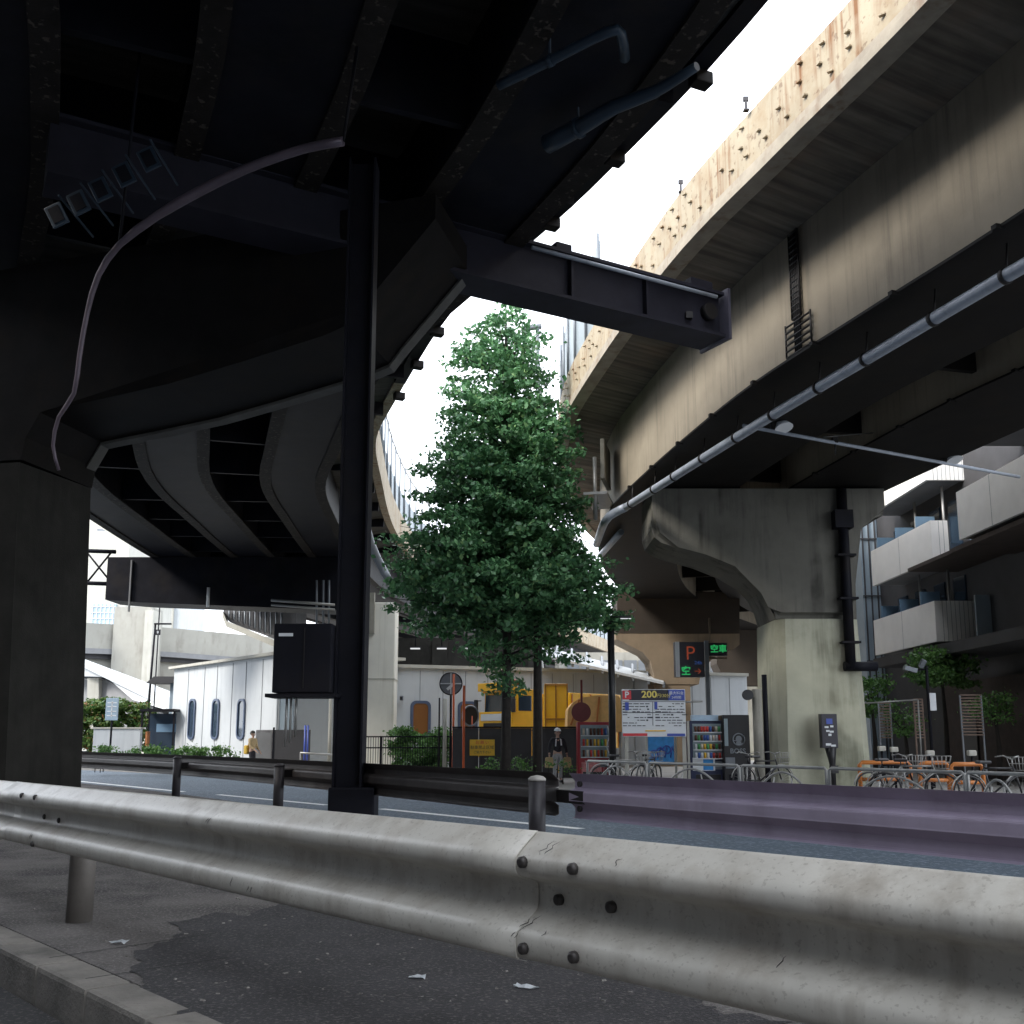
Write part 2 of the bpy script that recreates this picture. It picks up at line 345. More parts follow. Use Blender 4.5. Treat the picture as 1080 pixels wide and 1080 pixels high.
# ------------------------------------------------------------------ ground, road, verge
GZ = -0.42; SW = -0.30
bm = B(); poly(bm, [(-1500, -60, GZ), (1500, -60, GZ), (1500, 2400, GZ), (-1500, 2400, GZ)]); struct('ground', bm, ASPH)
UD = Vector((-0.67, 0.742, 0)); ND = Vector((0.742, 0.67, 0))          # along the road (left, away); across it
def RD(a, b_, z): return UD*a + ND*b_ + Vector((0, 0, z))
def strip(bm, a0, a1, b0, b1, z): poly(bm, [RD(a0, b0, z), RD(a0, b1, z), RD(a1, b1, z), RD(a1, b0, z)])
# median between the two rails: kerb stones in front, a shoulder behind
FARRAIL = Path([(5.6, 0.7), (3.75, 3.45), (2.47, 5.29), (0.45, 8.35), (-2.5, 13.2), (-5.6, 17.9), (-9.2, 22.6), (-14.5, 28.5), (-22, 36)], 0.5)
bm = B()
o = [Vector(FARRAIL.pt(d, 0.45, 0.0)) for d in range(0, int(FARRAIL.s[-1]), 2)]
n0 = [RD(a, 1.845, 0) for a in range(40, -9, -2)]
prism(bm, o+n0, (0, 0, -0.6)); struct('median_shoulder', bm, SHOULD)
bm = B(); strip(bm, -12, 60, -7, 1.62, -0.15); struct('near_lane', bm, mat('car-shaded lane asphalt', (.03, .03, .032), .9, 0, .3, 2, .6, 85, speck=(.12, .11, .1), spamt=.6, spscale=55, splo=.56))  # shade beside the car put into the lane colour
bm = B()
a = -4.0
while a < 36:
    L = 0.60; p = RD(a+L/2, 1.742, -0.098)
    box(bm, p, (L-0.012, 0.20, 0.205), math.atan2(UD.y, UD.x), bev=0.022); a += L
tag(struct('kerb_strip', bm, KERB), kind='structure')
# painted lines of the carriageway beyond the far rail
def gline(pa, pb, wd, name, z=GZ+0.004):
    A = Zp(*pa, z); Bq = Zp(*pb, z); t = (Bq-A).normalized(); nn = Vector((t.y, -t.x, 0))*wd/2; bm = B(); poly(bm, [A-nn, Bq-nn, Bq+nn, A+nn]); return struct(name, bm, LINE)
gline((402, 853), (613, 874), 0.20, 'lane_line'); gline((84, 824), (193, 835), 0.22, 'lane_line'); gline((84, 829), (193, 840), 0.16, 'lane_line'); gline((230, 838), (345, 849), 0.18, 'lane_line')
# far pavement
FEN = Path([(13.5, 6.0), (8.8, 13.7), (2.2, 24.6), (-1.0, 29.3), (-8, 37.5), (-18, 47.5), (-34, 62)], 1.0)
bm = B()
o = [Vector(FEN.pt(d, -0.35, SW)) for d in range(0, int(FEN.s[-1]), 2)]
prism(bm, o+[Vector((-34, 160, SW)), Vector((120, 160, SW)), Vector((120, 6, SW))], (0, 0, -0.6)); struct('pavement', bm, PAVE)

# unseen blocks added behind the viewpoint to screen low sky and shade the pier
FACM = mat('sky screen facade', (0.12, 0.118, 0.115), 0.8, 0, 0.2, .4, 0)
for k, (a0, a1, hh) in enumerate(((-60, -32, 14), (-31.9, -8, 18), (-7.9, 17, 15), (17.1, 44, 24), (44.1, 74, 24))):
    t = thing('unseen_sky_screen', 'unseen dark block %s added to screen the low sky' % ('farthest right behind', 'right behind', 'straight behind', 'left behind', 'farthest left behind')[k], 'building', RD((a0+a1)/2, -12, SW), 0, 'unseen blocks added to screen the low sky')
    bm = B(); prism(bm, [RD(a0, -10.5, -.5), RD(a1, -10.5, -.5), RD(a1, -22, -.5), RD(a0, -22, -.5)], (0, 0, hh)); wobj('wall', bm, FACM, t)  # body of an added, unseen sky screen block
    for r_ in range(int(hh/3.4)-1):
        bm = B(); z = 3.4*r_+1.2; prism(bm, [RD(a0+1, -10.47, z), RD(a1-1, -10.47, z), RD(a1-1, -10.47, z+1.7), RD(a0+1, -10.47, z+1.7)], -ND*.2); wobj('window', bm, GLD, t)
# ------------------------------------------------------------------ right viaduct
RV = Path([(15.5, -24), (12.0, -11), (9.1, 0), (7.0, 7), (5.43, 12.73), (4.48, 15.8), (3.3, 19.9), (2.14, 26.5), (1.62, 31.2), (1.78, 37.2), (3.0, 45), (5.4, 53), (10, 63), (18, 76), (32, 92), (60, 116)], 0.6)
rv = thing('elevated_viaduct', 'curving concrete viaduct on the right with rust streaked cream parapet', 'viaduct', (8, 28, SW))
bm = B(); sweep(bm, RV, [(0.0, 10.98), (0.0, 12.0), (0.22, 12.0), (0.22, 10.98)])
d = 2.0
while d < 62:                                         # form-tie stubs left in the parapet face
    for zz in (11.22, 11.5, 11.8):
        if rnd.random() < 0.75:
            p = RV.pt(d+rnd.uniform(-.12, .12)+(0.22 if zz == 11.5 else 0), -0.03, zz+rnd.uniform(-.05, .05)); box(bm, p, (0.06, 0.09, 0.028), rnd.uniform(0, 1))
    d += 0.62
wobj('parapet', bm, PARA, rv)
bm = B(); sweep(bm, RV, [(-0.07, 10.68), (-0.07, 10.83), (-0.03, 10.86), (-0.03, 10.975), (0.3, 10.975), (0.3, 10.68)]); wobj('edge_beam', bm, LEDGE, rv)
bm = B(); sweep(bm, RV, [(0.303, 10.74), (0.303, 11.1), (9.6, 11.1), (9.6, 10.74), (8.6, 10.5), (1.47, 10.5)]); wobj('deck', bm, SOFFR, rv)
bm = B(); sweep(bm, RV, [(9.603, 10.68), (9.603, 12.0), (9.85, 12.0), (9.85, 10.68)]); wobj('parapet', bm, PARA, rv)
for o0, o1 in ((1.5, 4.3), (6.0, 8.6)):
    bm = B(); sweep(bm, RV, [(o0, 8.04), (o0, 10.497), (o1, 10.497), (o1, 8.04)])
    g = wobj('box_girder', bm, WEB, rv)
    bm = B(); sweep(bm, RV, [(o0-0.10, 7.99), (o0-0.10, 8.037), (o1+0.10, 8.037), (o1+0.10, 7.99)])
    d = 3.0
    while d < 55:
        q = RV.pt(d, o0-0.10, 8.0); _, nn = RV.at(d); box(bm, q, (0.16, 0.10, 0.07), math.atan2(nn.y, nn.x)); d += 2.2
    wobj('bottom_flange', bm, STEELB, g)
bm = B()
for d in range(4, 90, 5):                             # cross frames between the girders
    p = RV.pt(d, 5.15, 9.2); _, nn = RV.at(d); box(bm, p, (1.69, 0.14, 1.6), math.atan2(nn.y, nn.x))
wsplit('cross_frame', bm, STEELB, rv)
# barrier posts, delineators on the parapet, far noise fence
for k, (px, py) in enumerate(((781, 117), (713, 203))):
    base = Zp(px, py, 12.0); t = thing('road_delineator', 'small grey delineator on the cream parapet, %s' % ('nearer one high up' if k == 0 else 'farther one further down'), 'delineator', base, group='delineators on the right parapet')
    bm = B(); box(bm, (0.1, 0, 0.10), (0.04, 0.04, 0.20)); box(bm, (0.1, 0, 0.01), (0.1, 0.1, 0.02)); obj('stalk', bm, POSTD, t)
    bm = B(); box(bm, (0.1, 0, 0.23), (0.10, 0.05, 0.09), bev=0.012); obj('reflector', bm, POSTD, t)
t = thing('noise_fence', 'pale tall panel fence on the right viaduct, behind the tree tip', 'fence', RV.pt(RV.near(30), 0.1, 12.0))
bm = B(); d = RV.near(26.0)
while d < RV.near(60): cyl(bm, RV.pt(d, 0.12, 12.0), 0.04, 2.6, 6); d += 1.6
wsplit('post', bm, GREYS, t)
bm = B(); sweep(bm, RV, [(0.17, 12.02), (0.17, 14.4), (0.19, 14.4), (0.19, 12.02)], RV.near(26.0), RV.near(60)); wobj('panel', bm, GLP, t)
# drain pipe along the girder
t = thing('drain_pipe', 'long pale blue grey drain pipe slung under the right viaduct girder', 'pipe', Zp(690, 517, 7.5))
pp = [Zp(1130, 252, 7.5), Zp(1061, 291, 7.5), Zp(930, 369, 7.5), Zp(800, 447, 7.5), Zp(690, 516, 7.5), Zp(660, 535, 7.48)]
bm = B(); tube(bm, catmull(pp, 0.5), 0.105, 14); wobj('main_run', bm, PIPE, t)
bm = B(); e = Zp(660, 535, 7.48); tube(bm, catmull([e, Zp(648, 541, 7.4), Zp(638, 550, 7.25), W(629, 574, 34)], 0.4), 0.12, 12); wobj('elbow', bm, PIPE, t)
bm = B(); tube(bm, [W(655, 561, 33.5), W(634, 585, 37.5)], 0.11, 10); wobj('short_run', bm, PIPE, t)
mp = catmull(pp, 0.5); q0 = 0
for k in range(2, len(mp)-1, 3):
    p = mp[k]; tt = (mp[min(k+1, len(mp)-1)]-mp[k-1]).normalized()
    bm = B(); tube(bm, [p-tt*0.035, p+tt*0.035], 0.125, 14); tube(bm, [p, p+Vector((0.06, 0, 0.55))], 0.016, 6); wobj('clamp', bm, BOLT, t)
# arm with floodlights under the viaduct
A0 = W(784, 449, 21.6); A1 = W(1075, 503, 26.5)
t = thing('lamp_arm', 'thin blue grey arm reaching right under the viaduct from the drain pipe', 'bracket', A0)
bm = B(); tube(bm, [A0, A1], 0.045, 8); wobj('arm', bm, PIPE, t)
q = A0.lerp(A1, 0.29); bm = B(); tube(bm, [q, W(868, 461, 23.2), W(1030, 447, 25)], 0.014, 6); wobj('stay_wire', bm, GALV, t)
bm = B(); tube(bm, [q, q+Vector((0, 0, -0.28))], 0.02, 6); box(bm, q+Vector((0, 0, 0.06)), (0.12, 0.12, 0.14)); wobj('clamp', bm, BOLT, t)
for k, f in enumerate((0.10, 0.70)):
    q = A0.lerp(A1, f); t = thing('floodlight', ('bell shaped white floodlight on the thin arm beside the drain pipe', 'bell shaped white floodlight on the thin arm above the balconies')[k], 'floodlight', q, group='floodlights on the thin arm')
    bm = B(); box(bm, (-0.10, 0, 0.26), (0.05, 0.12, 0.42)); box(bm, (0.05, 0, 0.46), (0.34, 0.10, 0.05)); obj('bracket', bm, BOLT, t)
    bm = B(); tube(bm, [(0.10, 0, 0.42), (0.11, -0.03, 0.30), (0.13, -0.06, 0.16), (0.15, -0.10, 0.05)], [0.05, 0.09, 0.14, 0.21], 14); obj('shade', bm, SIGNW, t)
# ladder of conduit brackets on the web, small cabinet
t = thing('conduit_ladder', 'dark vertical conduit ladder fixed to the beige girder web', 'ladder', RV.pt(RV.near(17.6), 1.45, 8.1))
bm = B(); dd = RV.near(17.45)
for z0, z1, a, b_ in ((8.75, 10.45, 0.0, 0.30), (8.08, 8.72, -0.3, 0.55)):
    for s in (a, b_):
        tube(bm, [RV.pt(dd+s, 1.44, z0), RV.pt(dd+s, 1.44, z1)], 0.02, 6)
    z = z0
    while z <= z1+0.01:
        tube(bm, [RV.pt(dd+a, 1.44, z), RV.pt(dd+b_, 1.44, z)], 0.02, 6); z += 0.12
for s in (0.06, 0.12, 0.18, 0.24): tube(bm, [RV.pt(dd+s, 1.45, 8.1), RV.pt(dd+s, 1.45, 10.45)], 0.022, 6)
wobj('rungs', bm, BOLT, t)
t = thing('inspection_bay', 'small pale inspection platform on the right girder near the pier', 'platform', W(662, 535, 29.5))
bm = B(); A = RV.pt(RV.near(30), 1.15, 8.2); box(bm, A+Vector((0, 0, 1.0)), (0.12, 1.6, 1.2), R(-12)); wobj('screen', bm, CONC, t)
bm = B(); box(bm, A+Vector((-0.2, 0, -0.1)), (0.7, 2.0, 0.08), R(-12)); wobj('floor_plate', bm, GALV, t)
bm = B(); cyl(bm, A+Vector((-0.4, -0.9, -0.9)), 0.06, 1.9, 8); wsplit('post', bm, GALV, t)

# right pier: column + one sided hammerhead
def pier_right():
    t = thing('viaduct_pier', 'massive mossy grey concrete pier with curved hammerhead under the right viaduct', 'pier', (X(860, 28), 29, SW))
    Y = 27.9; pts = [(688, 536), (688, 556), (691, 565), (698, 571), (715, 577), (745, 585), (775, 597), (795, 609), (808, 622), (816, 638), (820, 652)]
    o = [W(x, y, Y) for x, y in pts]
    xl = W(820, 652, Y).x; xr = W(905, 640, Y).x
    zt = 7.93
    o += [Vector((xr, Y, W(905, 652, Y).z)), Vector((xr+0.05, Y, 6.9)), Vector((xr+0.9, Y, 7.2)), Vector((xr+0.9, Y, zt)), Vector((o[0].x, Y, zt))]
    bm = B(); prism(bm, o, (0, 2.3, 0))
    bmesh.ops.bevel(bm, geom=[e for e in bm.edges if abs(e.verts[0].co.y-Y) < 1e-3 and abs(e.verts[1].co.y-Y) < 1e-3 and max(e.verts[0].co.z, e.verts[1].co.z) < 7.9], offset=0.16, segments=3, affect='EDGES')
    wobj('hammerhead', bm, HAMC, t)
    zj = W(820, 652, Y).z-0.02
    bm = B(); o = []
    r = 0.22; x0, x1, y0, y1 = xl-0.02, xr+0.02, Y-0.02, Y+2.32
    def ring(z, ex):
        return [Vector((x, y, z)) for x, y in ((x0+r-ex, y0-ex), (x1-r+ex, y0-ex), (x1+ex, y0+r-ex), (x1+ex, y1), (x0-ex, y1), (x0-ex, y0+r-ex))]
    a, b_ = [bm.verts.new(p) for p in ring(SW-0.2, 0.12)], [bm.verts.new(p) for p in ring(zj, 0.0)]
    for i in range(6): bm.faces.new((a[i], a[(i+1) % 6], b_[(i+1) % 6], b_[i]))
    bm.faces.new(a[::-1]); bm.faces.new(b_); wobj('column', bm, PIERC, t)
    bm = B(); px = xr-0.34; yy = Y-0.16
    cyl(bm, (px, yy, W(0, 706, Y).z), 0.14, 5.0, 12); tube(bm, [(px-0.18, yy, 2.95), (px+0.7, yy, 2.95)], 0.13, 12)
    for zz in (3.6, 4.8, 6.0): box(bm, (px+0.02, yy, zz), (0.5, 0.3, 0.06))
    box(bm, (px-0.02, yy, 7.0), (0.5, 0.4, 0.5)); wobj('downpipe', bm, STEEL, t)
    return t, xl, xr
pr, xl, xr = pier_right()
t = thing('downpipe', 'buff vertical pipe standing left of the mossy concrete pier', 'pipe', (X(798, 27.4), 27.2, SW))
bm = B(); cyl(bm, (0, 0, 0), 0.13, W(0, 727, 27.2).z-SW, 12); obj('pipe', bm, CONC, t)
bm = B(); tube(bm, [(0.24, 0.1, 0), (0.24, 0.1, 3.0)], 0.07, 8); obj('dark_conduit', bm, STEEL, t)
# second pier behind
DBRN = mat('shade-dark brown concrete', (0.040, 0.030, 0.022), 0.9, 0, 0.2, 0.8, 0.2, 40)  # deck shade on the rear pier heads put into the colour
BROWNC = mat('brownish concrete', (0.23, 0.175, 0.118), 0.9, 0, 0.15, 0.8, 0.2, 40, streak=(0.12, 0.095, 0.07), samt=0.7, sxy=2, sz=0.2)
def hammer(name, label, Y, pts, thick, m, cat='pier'):
    t = thing(name, label, cat, (W(*pts[len(pts)//2], Y).x, Y+thick/2, SW))
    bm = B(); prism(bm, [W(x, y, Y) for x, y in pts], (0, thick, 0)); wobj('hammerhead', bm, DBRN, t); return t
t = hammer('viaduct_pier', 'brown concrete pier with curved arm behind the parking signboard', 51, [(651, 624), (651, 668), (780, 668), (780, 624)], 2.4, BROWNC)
bm = B(); prism(bm, [W(x, y, 50.98) for x, y in [(649, 668.3), (650, 674), (664, 681), (678, 688), (686, 697), (690, 712), (690, 721.7), (737, 721.7), (740, 708), (752, 694), (775, 684), (780, 680), (780, 668.3)]], (0, 2.4, 0)); wobj('haunch', bm, BROWNC, t)
bm = B(); a = W(690, 722, 51); b_ = W(728, 722, 51); prism(bm, [(a.x, 51.02, a.z-0.003), (b_.x, 51.02, a.z-0.003), (b_.x, 51.02, SW-.1), (a.x, 51.02, SW-.1)], (0, 2.3, 0)); wobj('column', bm, BROWNC, t)
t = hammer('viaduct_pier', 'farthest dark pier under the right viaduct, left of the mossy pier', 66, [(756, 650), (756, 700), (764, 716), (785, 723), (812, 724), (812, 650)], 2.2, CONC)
bm = B(); a = W(778, 724, 66); b_ = W(812, 724, 66); prism(bm, [(a.x, 66.02, a.z-.003), (b_.x, 66.02, a.z-.003), (b_.x, 66.02, SW-.1), (a.x, 66.02, SW-.1)], (0, 2, 0)); wobj('column', bm, CONC, t)

# ------------------------------------------------------------------ left viaduct
LV = Path([(-24, -19), (-12, -9.5), (-5, -4), (1.6, 1.5), (4.0, 6.0), (4.2, 9.2), (3.2, 12.7), (1.77, 16.06), (0.68, 18.3), (-0.95, 21.3), (-1.83, 23.4), (-3.42, 28.6), (-4.45, 32.4), (-4.9, 37.2), (-5.45, 46), (-5.3, 55), (-4.3, 63), (-1.3, 76), (5.8, 99), (22, 150)], 0.8)
lv = thing('elevated_viaduct', 'dark steel viaduct on the left curving overhead towards the tree', 'viaduct', (-7, 18, 0))
LW = 12.2
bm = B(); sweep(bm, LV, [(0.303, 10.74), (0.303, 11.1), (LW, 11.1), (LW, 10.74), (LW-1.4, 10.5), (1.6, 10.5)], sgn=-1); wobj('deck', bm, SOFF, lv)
bm = B(); sweep(bm, LV, [(0.0, 10.68), (0.0, 12.0), (0.3, 12.0), (0.3, 10.68)], LV.near(27.0), sgn=-1); wobj('parapet', bm, PARA, lv)
bm = B(); sweep(bm, LV, [(0.0, 10.66), (0.0, 12.0), (0.3, 12.0), (0.3, 10.66)], 0, LV.near(26.98), sgn=-1); wobj('parapet', bm, STEEL, lv)
bm = B(); sweep(bm, LV, [(LW+.003, 10.7), (LW+.003, 12.0), (LW+.25, 12.0), (LW+.25, 10.7)], sgn=-1); wobj('parapet', bm, STEEL, lv)
for o0, o1 in ((1.7, 3.5), (5.2, 7.0), (8.7, 10.5)):
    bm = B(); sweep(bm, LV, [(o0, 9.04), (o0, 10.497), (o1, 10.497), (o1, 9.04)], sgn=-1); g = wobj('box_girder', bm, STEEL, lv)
    bm = B(); sweep(bm, LV, [(o0-0.12, 8.98), (o0-0.12, 9.037), (o0+0.22, 9.037), (o0+.22, 8.98)], sgn=-1); sweep(bm, LV, [(o1-.22, 8.98), (o1-.22, 9.037), (o1+.12, 9.037), (o1+.12, 8.98)], sgn=-1); wobj('bottom_flange', bm, RIBST, g)
bm = B()
d = 1.5
while d < 85:
    for oc in (4.35, 7.85):
        p = LV.pt(d, -oc, 9.75); _, nn = LV.at(d); box(bm, p, (1.68, 0.12, 1.2), math.atan2(nn.y, nn.x))
    p = LV.pt(d, -0.95, 10.5); box(bm, p, (1.3, 0.12, 0.36), math.atan2(nn.y, nn.x)); d += 3.2
wsplit('cross_frame', bm, STEEL, lv)
bm = B()
for px, py in ((739, 84), (648, 167), (581, 236), (461, 350), (440, 385), (421, 418)):
    q = Zp(px, py, 10.56); box(bm, q, (0.30, 0.22, 0.20), R(25), bev=0.02)
wsplit('scupper', bm, STEELB, lv)
# tall noise fence on its far stretch
t = thing('noise_fence', 'tall pale panel fence with grey posts along the far left viaduct', 'fence', LV.pt(LV.near(40), -0.15, 12.0))
d = LV.near(30); bm = B(); k = 0
while d < LV.near(140):
    cyl(bm, LV.pt(d, -0.14, 12.0), 0.05, 3.0, 6); d += 2.0
wsplit('post', bm, GREYS, t)
bm = B(); sweep(bm, LV, [(0.19, 12.02), (0.19, 13.5), (0.21, 13.5), (0.21, 12.02)], LV.near(30), LV.near(140), sgn=-1); wobj('panel', bm, GLP, t)
bm = B(); sweep(bm, LV, [(0.12, 14.85), (0.12, 14.92), (0.17, 14.92), (0.17, 14.85)], LV.near(30), LV.near(140), sgn=-1); wobj('top_rail', bm, GALV, t)
# drain pipe on the far part
bm = B(); tube(bm, catmull([W(386, 552, 41), W(391, 573, 41.5), W(402, 597, 42), W(410, 612, 42)], 0.4), 0.17, 10); single('drain_pipe', bm, GREYS, 'short bent drain pipe above the pale square column', 'pipe')

# left near pier: column, haunched cap with visible underside
tp = thing('viaduct_pier', 'dark concrete pier at the far left with long haunched cap arm', 'pier', (-8.0, 18.2, 0))
xb = lambda px, Y: X(px, Y)
back = [(16, 420), (60, 492), (97, 515), (101, 494), (115, 470), (180, 457), (240, 444), (310, 424), (390, 400), (416, 389), (427, 374), (497, 291)]
depth_b = [19.2, 19.0, 17.95, 17.9, 17.8, 17.5, 17.2, 16.8, 16.3, 16.1, 16.0, 15.5]
OFFN = Vector((-0.45, -1.75, 0))
Bk = [W(x, y, d) for (x, y), d in zip(back, depth_b)][2:]
bm = B()
top = [Vector((Bk[-1].x, Bk[-1].y, 8.75)), Vector((-10.2, 18.6, 8.75)), Vector((-10.2, 18.6, Bk[0].z))]
out_ = Bk+top
prism(bm, out_, OFFN+Vector((0, 0, 0.05))); wobj('cap_arm', bm, STEELB, tp)
bm = B()
for (a, b_) in zip(Bk[1:-1], Bk[2:]):                  # light caught along the back lower edge, built as a pale strip
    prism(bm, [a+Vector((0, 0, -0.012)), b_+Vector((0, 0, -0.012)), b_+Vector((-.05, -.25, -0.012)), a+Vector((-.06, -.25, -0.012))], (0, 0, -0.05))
wobj('cap_lit_strip', bm, mat('lit strip grey', (.10, .098, .092), .85, 0, .3, 1.5, .1), tp)  # paler colour stands for light on the cap's underside edge
bm = B(); a = W(97, 515, 17.95); b_ = W(78, 836, 17.6)
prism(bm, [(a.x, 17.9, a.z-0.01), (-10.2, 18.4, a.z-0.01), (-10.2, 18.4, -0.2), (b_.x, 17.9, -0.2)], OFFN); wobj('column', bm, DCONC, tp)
# steel cross beam carried out to the right viaduct
L0 = W(480, 250, 15.4); Rr = W(752, 325, 18.0)
dirb = Vector((Rr.x-L0.x, Rr.y-L0.y, 0)).normalized()
tb = thing('cross_beam', 'dark steel box beam jutting right from the left viaduct with end plate', 'beam', (L0.x, L0.y, 8.1))
def bb(s0, s1, o0, o1, z0, z1, bm):
    nn = Vector((dirb.y, -dirb.x, 0)); a = Vector((L0.x, L0.y, 0))
    prism(bm, [a+dirb*s+nn*o+Vector((0, 0, z0)) for s, o in ((s0, o0), (s1, o0), (s1, o1), (s0, o1))], (0, 0, z1-z0)); return bm
LB = (Vector((Rr.x, Rr.y, 0))-Vector((L0.x, L0.y, 0))).length
wobj('web_plate', bb(-6, LB-0.05, -0.22, 0.22, 8.28, 9.02, B()), BEAMST, tb)
wobj('top_flange', bb(-6, LB-0.03, -0.36, 0.36, 9.023, 9.08, B()), BEAMST, tb)
wobj('bottom_flange', bb(-6, LB-0.03, -0.36, 0.36, 8.22, 8.277, B()), BEAMST, tb)
bm = B()
for s in (2.0, 3.55): bb(s, s+0.05, -0.34, 0.34, 8.28, 9.02, bm)
wsplit('stiffener', bm, BEAMST, tb)
wobj('end_plate', bb(LB, LB+0.06, -0.42, 0.42, 8.18, 9.15, B()), mat('lit end plate', (0.09, 0.085, 0.115), 0.5, 0, 0.15, 3, 0.05), tb)  # light on the end face put into a paler beam paint
nn = Vector((dirb.y, -dirb.x, 0)); bm = B()
q = Vector((L0.x, L0.y, 0)); tube(bm, [q+dirb*1.2+nn*0.40+Vector((0, 0, 8.93)), q+dirb*(LB-0.25)+nn*0.40+Vector((0, 0, 8.93))], 0.035, 8); wobj('conduit', bm, PIPE, tb)
bm = B(); e = q+dirb*(LB-0.35)+nn*0.20+Vector((0, 0, 8.66)); tube(bm, [e, e+nn*0.16], 0.15, 14); box(bm, q+dirb*(LB-0.8)+nn*0.27+Vector((0, 0, 8.5)), (0.12, 0.12, 0.12)); wobj('anchor_boss', bm, BOLT, tb)
bm = B(); box(bm, q+dirb*1.95+Vector((0, 0, 9.18)), (0.3, 0.4, 0.2), math.atan2(dirb.y, dirb.x)); box(bm, q+dirb*(LB-0.4)+Vector((0, 0, 9.2)), (0.5, 0.36, 0.24), math.atan2(dirb.y, dirb.x)); wsplit('lug', bm, BEAMST, tb)
# window reflections built as pipes and plates under the left viaduct
PINKP = mat('lilac grey streak tube', (0.13, 0.105, 0.13), 0.35, 0.2, 0.2, 2, 0.03)  # tone of a window reflection shaped as a pipe
DBLUE = mat('blue reflection tube', (0.03, 0.05, 0.075), 0.4, 0.1, 0.2, 2, 0.03)  # tone for window reflections shaped as pipes and plate frames
cp = [(62, 496), (56, 470), (62, 440), (78, 415), (84, 375), (92, 330), (104, 290), (126, 258), (165, 228), (210, 202), (260, 178), (320, 157), (362, 149)]
rr = [.02, .024, .027, .03, .03, .034, .04, .052, .06, .06, .056, .055, .055]
t = thing('reflection_pipe', 'long curved lilac grey streak tube added for a window reflection beneath the dark left viaduct', 'pipe', W(62, 496, 12.2))
pts = [W(x, y, 12.0-0.1*i) for i, (x, y) in enumerate(cp)]
cc = catmull(pts, 0.2); bm = B(); tube(bm, cc, [rr[min(len(rr)-1, int(i/len(cc)*len(rr)))] for i in range(len(cc))], 10); wobj('pipe', bm, PINKP, t)  # added tube standing in for the lilac window reflection
bm = B(); tube(bm, [pts[-1], W(364, 152, 10.6)+Vector((0.1, 0.2, 1.6))], 0.02, 6); tube(bm, [pts[7], pts[7]+Vector((0, .3, 3.5))], 0.02, 6); wsplit('hanger', bm, STEEL, t)
for k, (pts, lab) in enumerate((([(526, 90), (580, 64), (640, 34), (655, 36), (659, 62)], 'upper window reflection built as a bent blue pipe under the left viaduct near the top edge'), ([(577, 152), (610, 135), (650, 112), (690, 97), (735, 70)], 'lower window reflection built as a thick blue pipe under the left viaduct beside the sky gap'))):
    L = [Zp(x, y, 8.75) for x, y in pts]; t = thing('drain_pipe', lab, 'pipe', L[0], group='blue window reflections built as pipes')  # added pipe shape standing in for a blue window reflection
    bm = B(); cc = catmull(L, 0.2); tube(bm, cc, 0.06 if k == 0 else [.125-.07*i/(len(cc)-1) for i in range(len(cc))], 12); wobj('pipe', bm, DBLUE, t)  # added tube standing in for a blue window reflection
    bm = B(); tube(bm, [L[1]-(L[1]-L[0])*0.05, L[1]+(L[1]-L[0])*0.05], 0.072 if k == 0 else 0.135, 12); tube(bm, [L[1], L[1]+Vector((0, 0, 1.9))], 0.015, 6); wobj('reflection_collar', bm, DBLUE, t)
plab = ['leftmost', 'second from left', 'middle', 'fourth from left', 'rightmost']
for k, (px, py) in enumerate(((60, 227), (83, 214), (106, 200), (131, 184), (157, 168))):
    q = W(px, py, 11.0); t = thing('reflection_plate', '%s of five window reflections built as framed plates in the slanted row under the left viaduct' % plab[k], 'plate', q, group='window reflections built as plates')
    bm = B(); box(bm, (0, 0, 0), (0.20, 0.03, 0.28), 0, 0, R(-28), bev=0.008); box(bm, (0, 0.5, 0.25), (0.02, 1.0, 0.02)); obj('frame', bm, DBLUE, t)  # added frame standing in for a window reflection
    bm = B(); box(bm, (0, -0.02, 0), (0.13, 0.012, 0.20), 0, 0, R(-28)); obj('pane', bm, STEEL, t)

# far left pier of the left viaduct: steel cap and pale square column
YP = 45.0
t = thing('viaduct_pier', 'pale square column under a dark steel cap beside the white panel building', 'pier', (X(401, YP), YP, SW))
bm = B(); a = W(386, 626, YP); b_ = W(418, 626, YP)
x0, x1 = a.x, b_.x
box(bm, ((x0+x1)/2, YP+0.7, (7.0+SW)/2), (x1-x0-0.06, 1.4, 7.0-SW), bev=0.05); wobj('column', bm, mat('whitewashed concrete', (.72, .71, .64), .85, 0, .08, .9, .12, 50, streak=(.42, .40, .33), samt=.7, sxy=3, sz=.15), t)
bm = B(); box(bm, ((x0+x1)/2, YP+0.7, W(0, 716, YP).z), (x1-x0-0.02, 1.44, 0.06)); wobj('band', bm, PALE, t)
bm = B(); a = W(116, 583, YP); b_ = W(384, 645, YP)
prism(bm, [(a.x, YP-.2, 9.0), (b_.x, YP-.2, 9.0), (b_.x, YP-.2, b_.z), (W(150, 632, YP).x, YP-.2, W(150, 636, YP).z), (a.x, YP-.2, W(116, 633, YP).z)], (0, 1.8, 0)); wobj('cap_beam', bm, STEEL, t)
bm = B(); box(bm, (a.x+1.1, YP-.27, 7.7), (0.06, 0.1, 2.3)); wobj('cable_tray', bm, MGREY, t)
bm = B(); box(bm, (x0+0.25, YP-0.1, W(0, 647, YP).z), (0.32, 0.25, 1.8)); wobj('service_box', bm, CONC, t)
bm = B(); q = W(219, 640, YP-.6); cyl(bm, q, 0.07, 0.85, 8); single('marker_pole', bm, SIGNW, 'short white pole stub under the dark steel cap at left', 'pole')
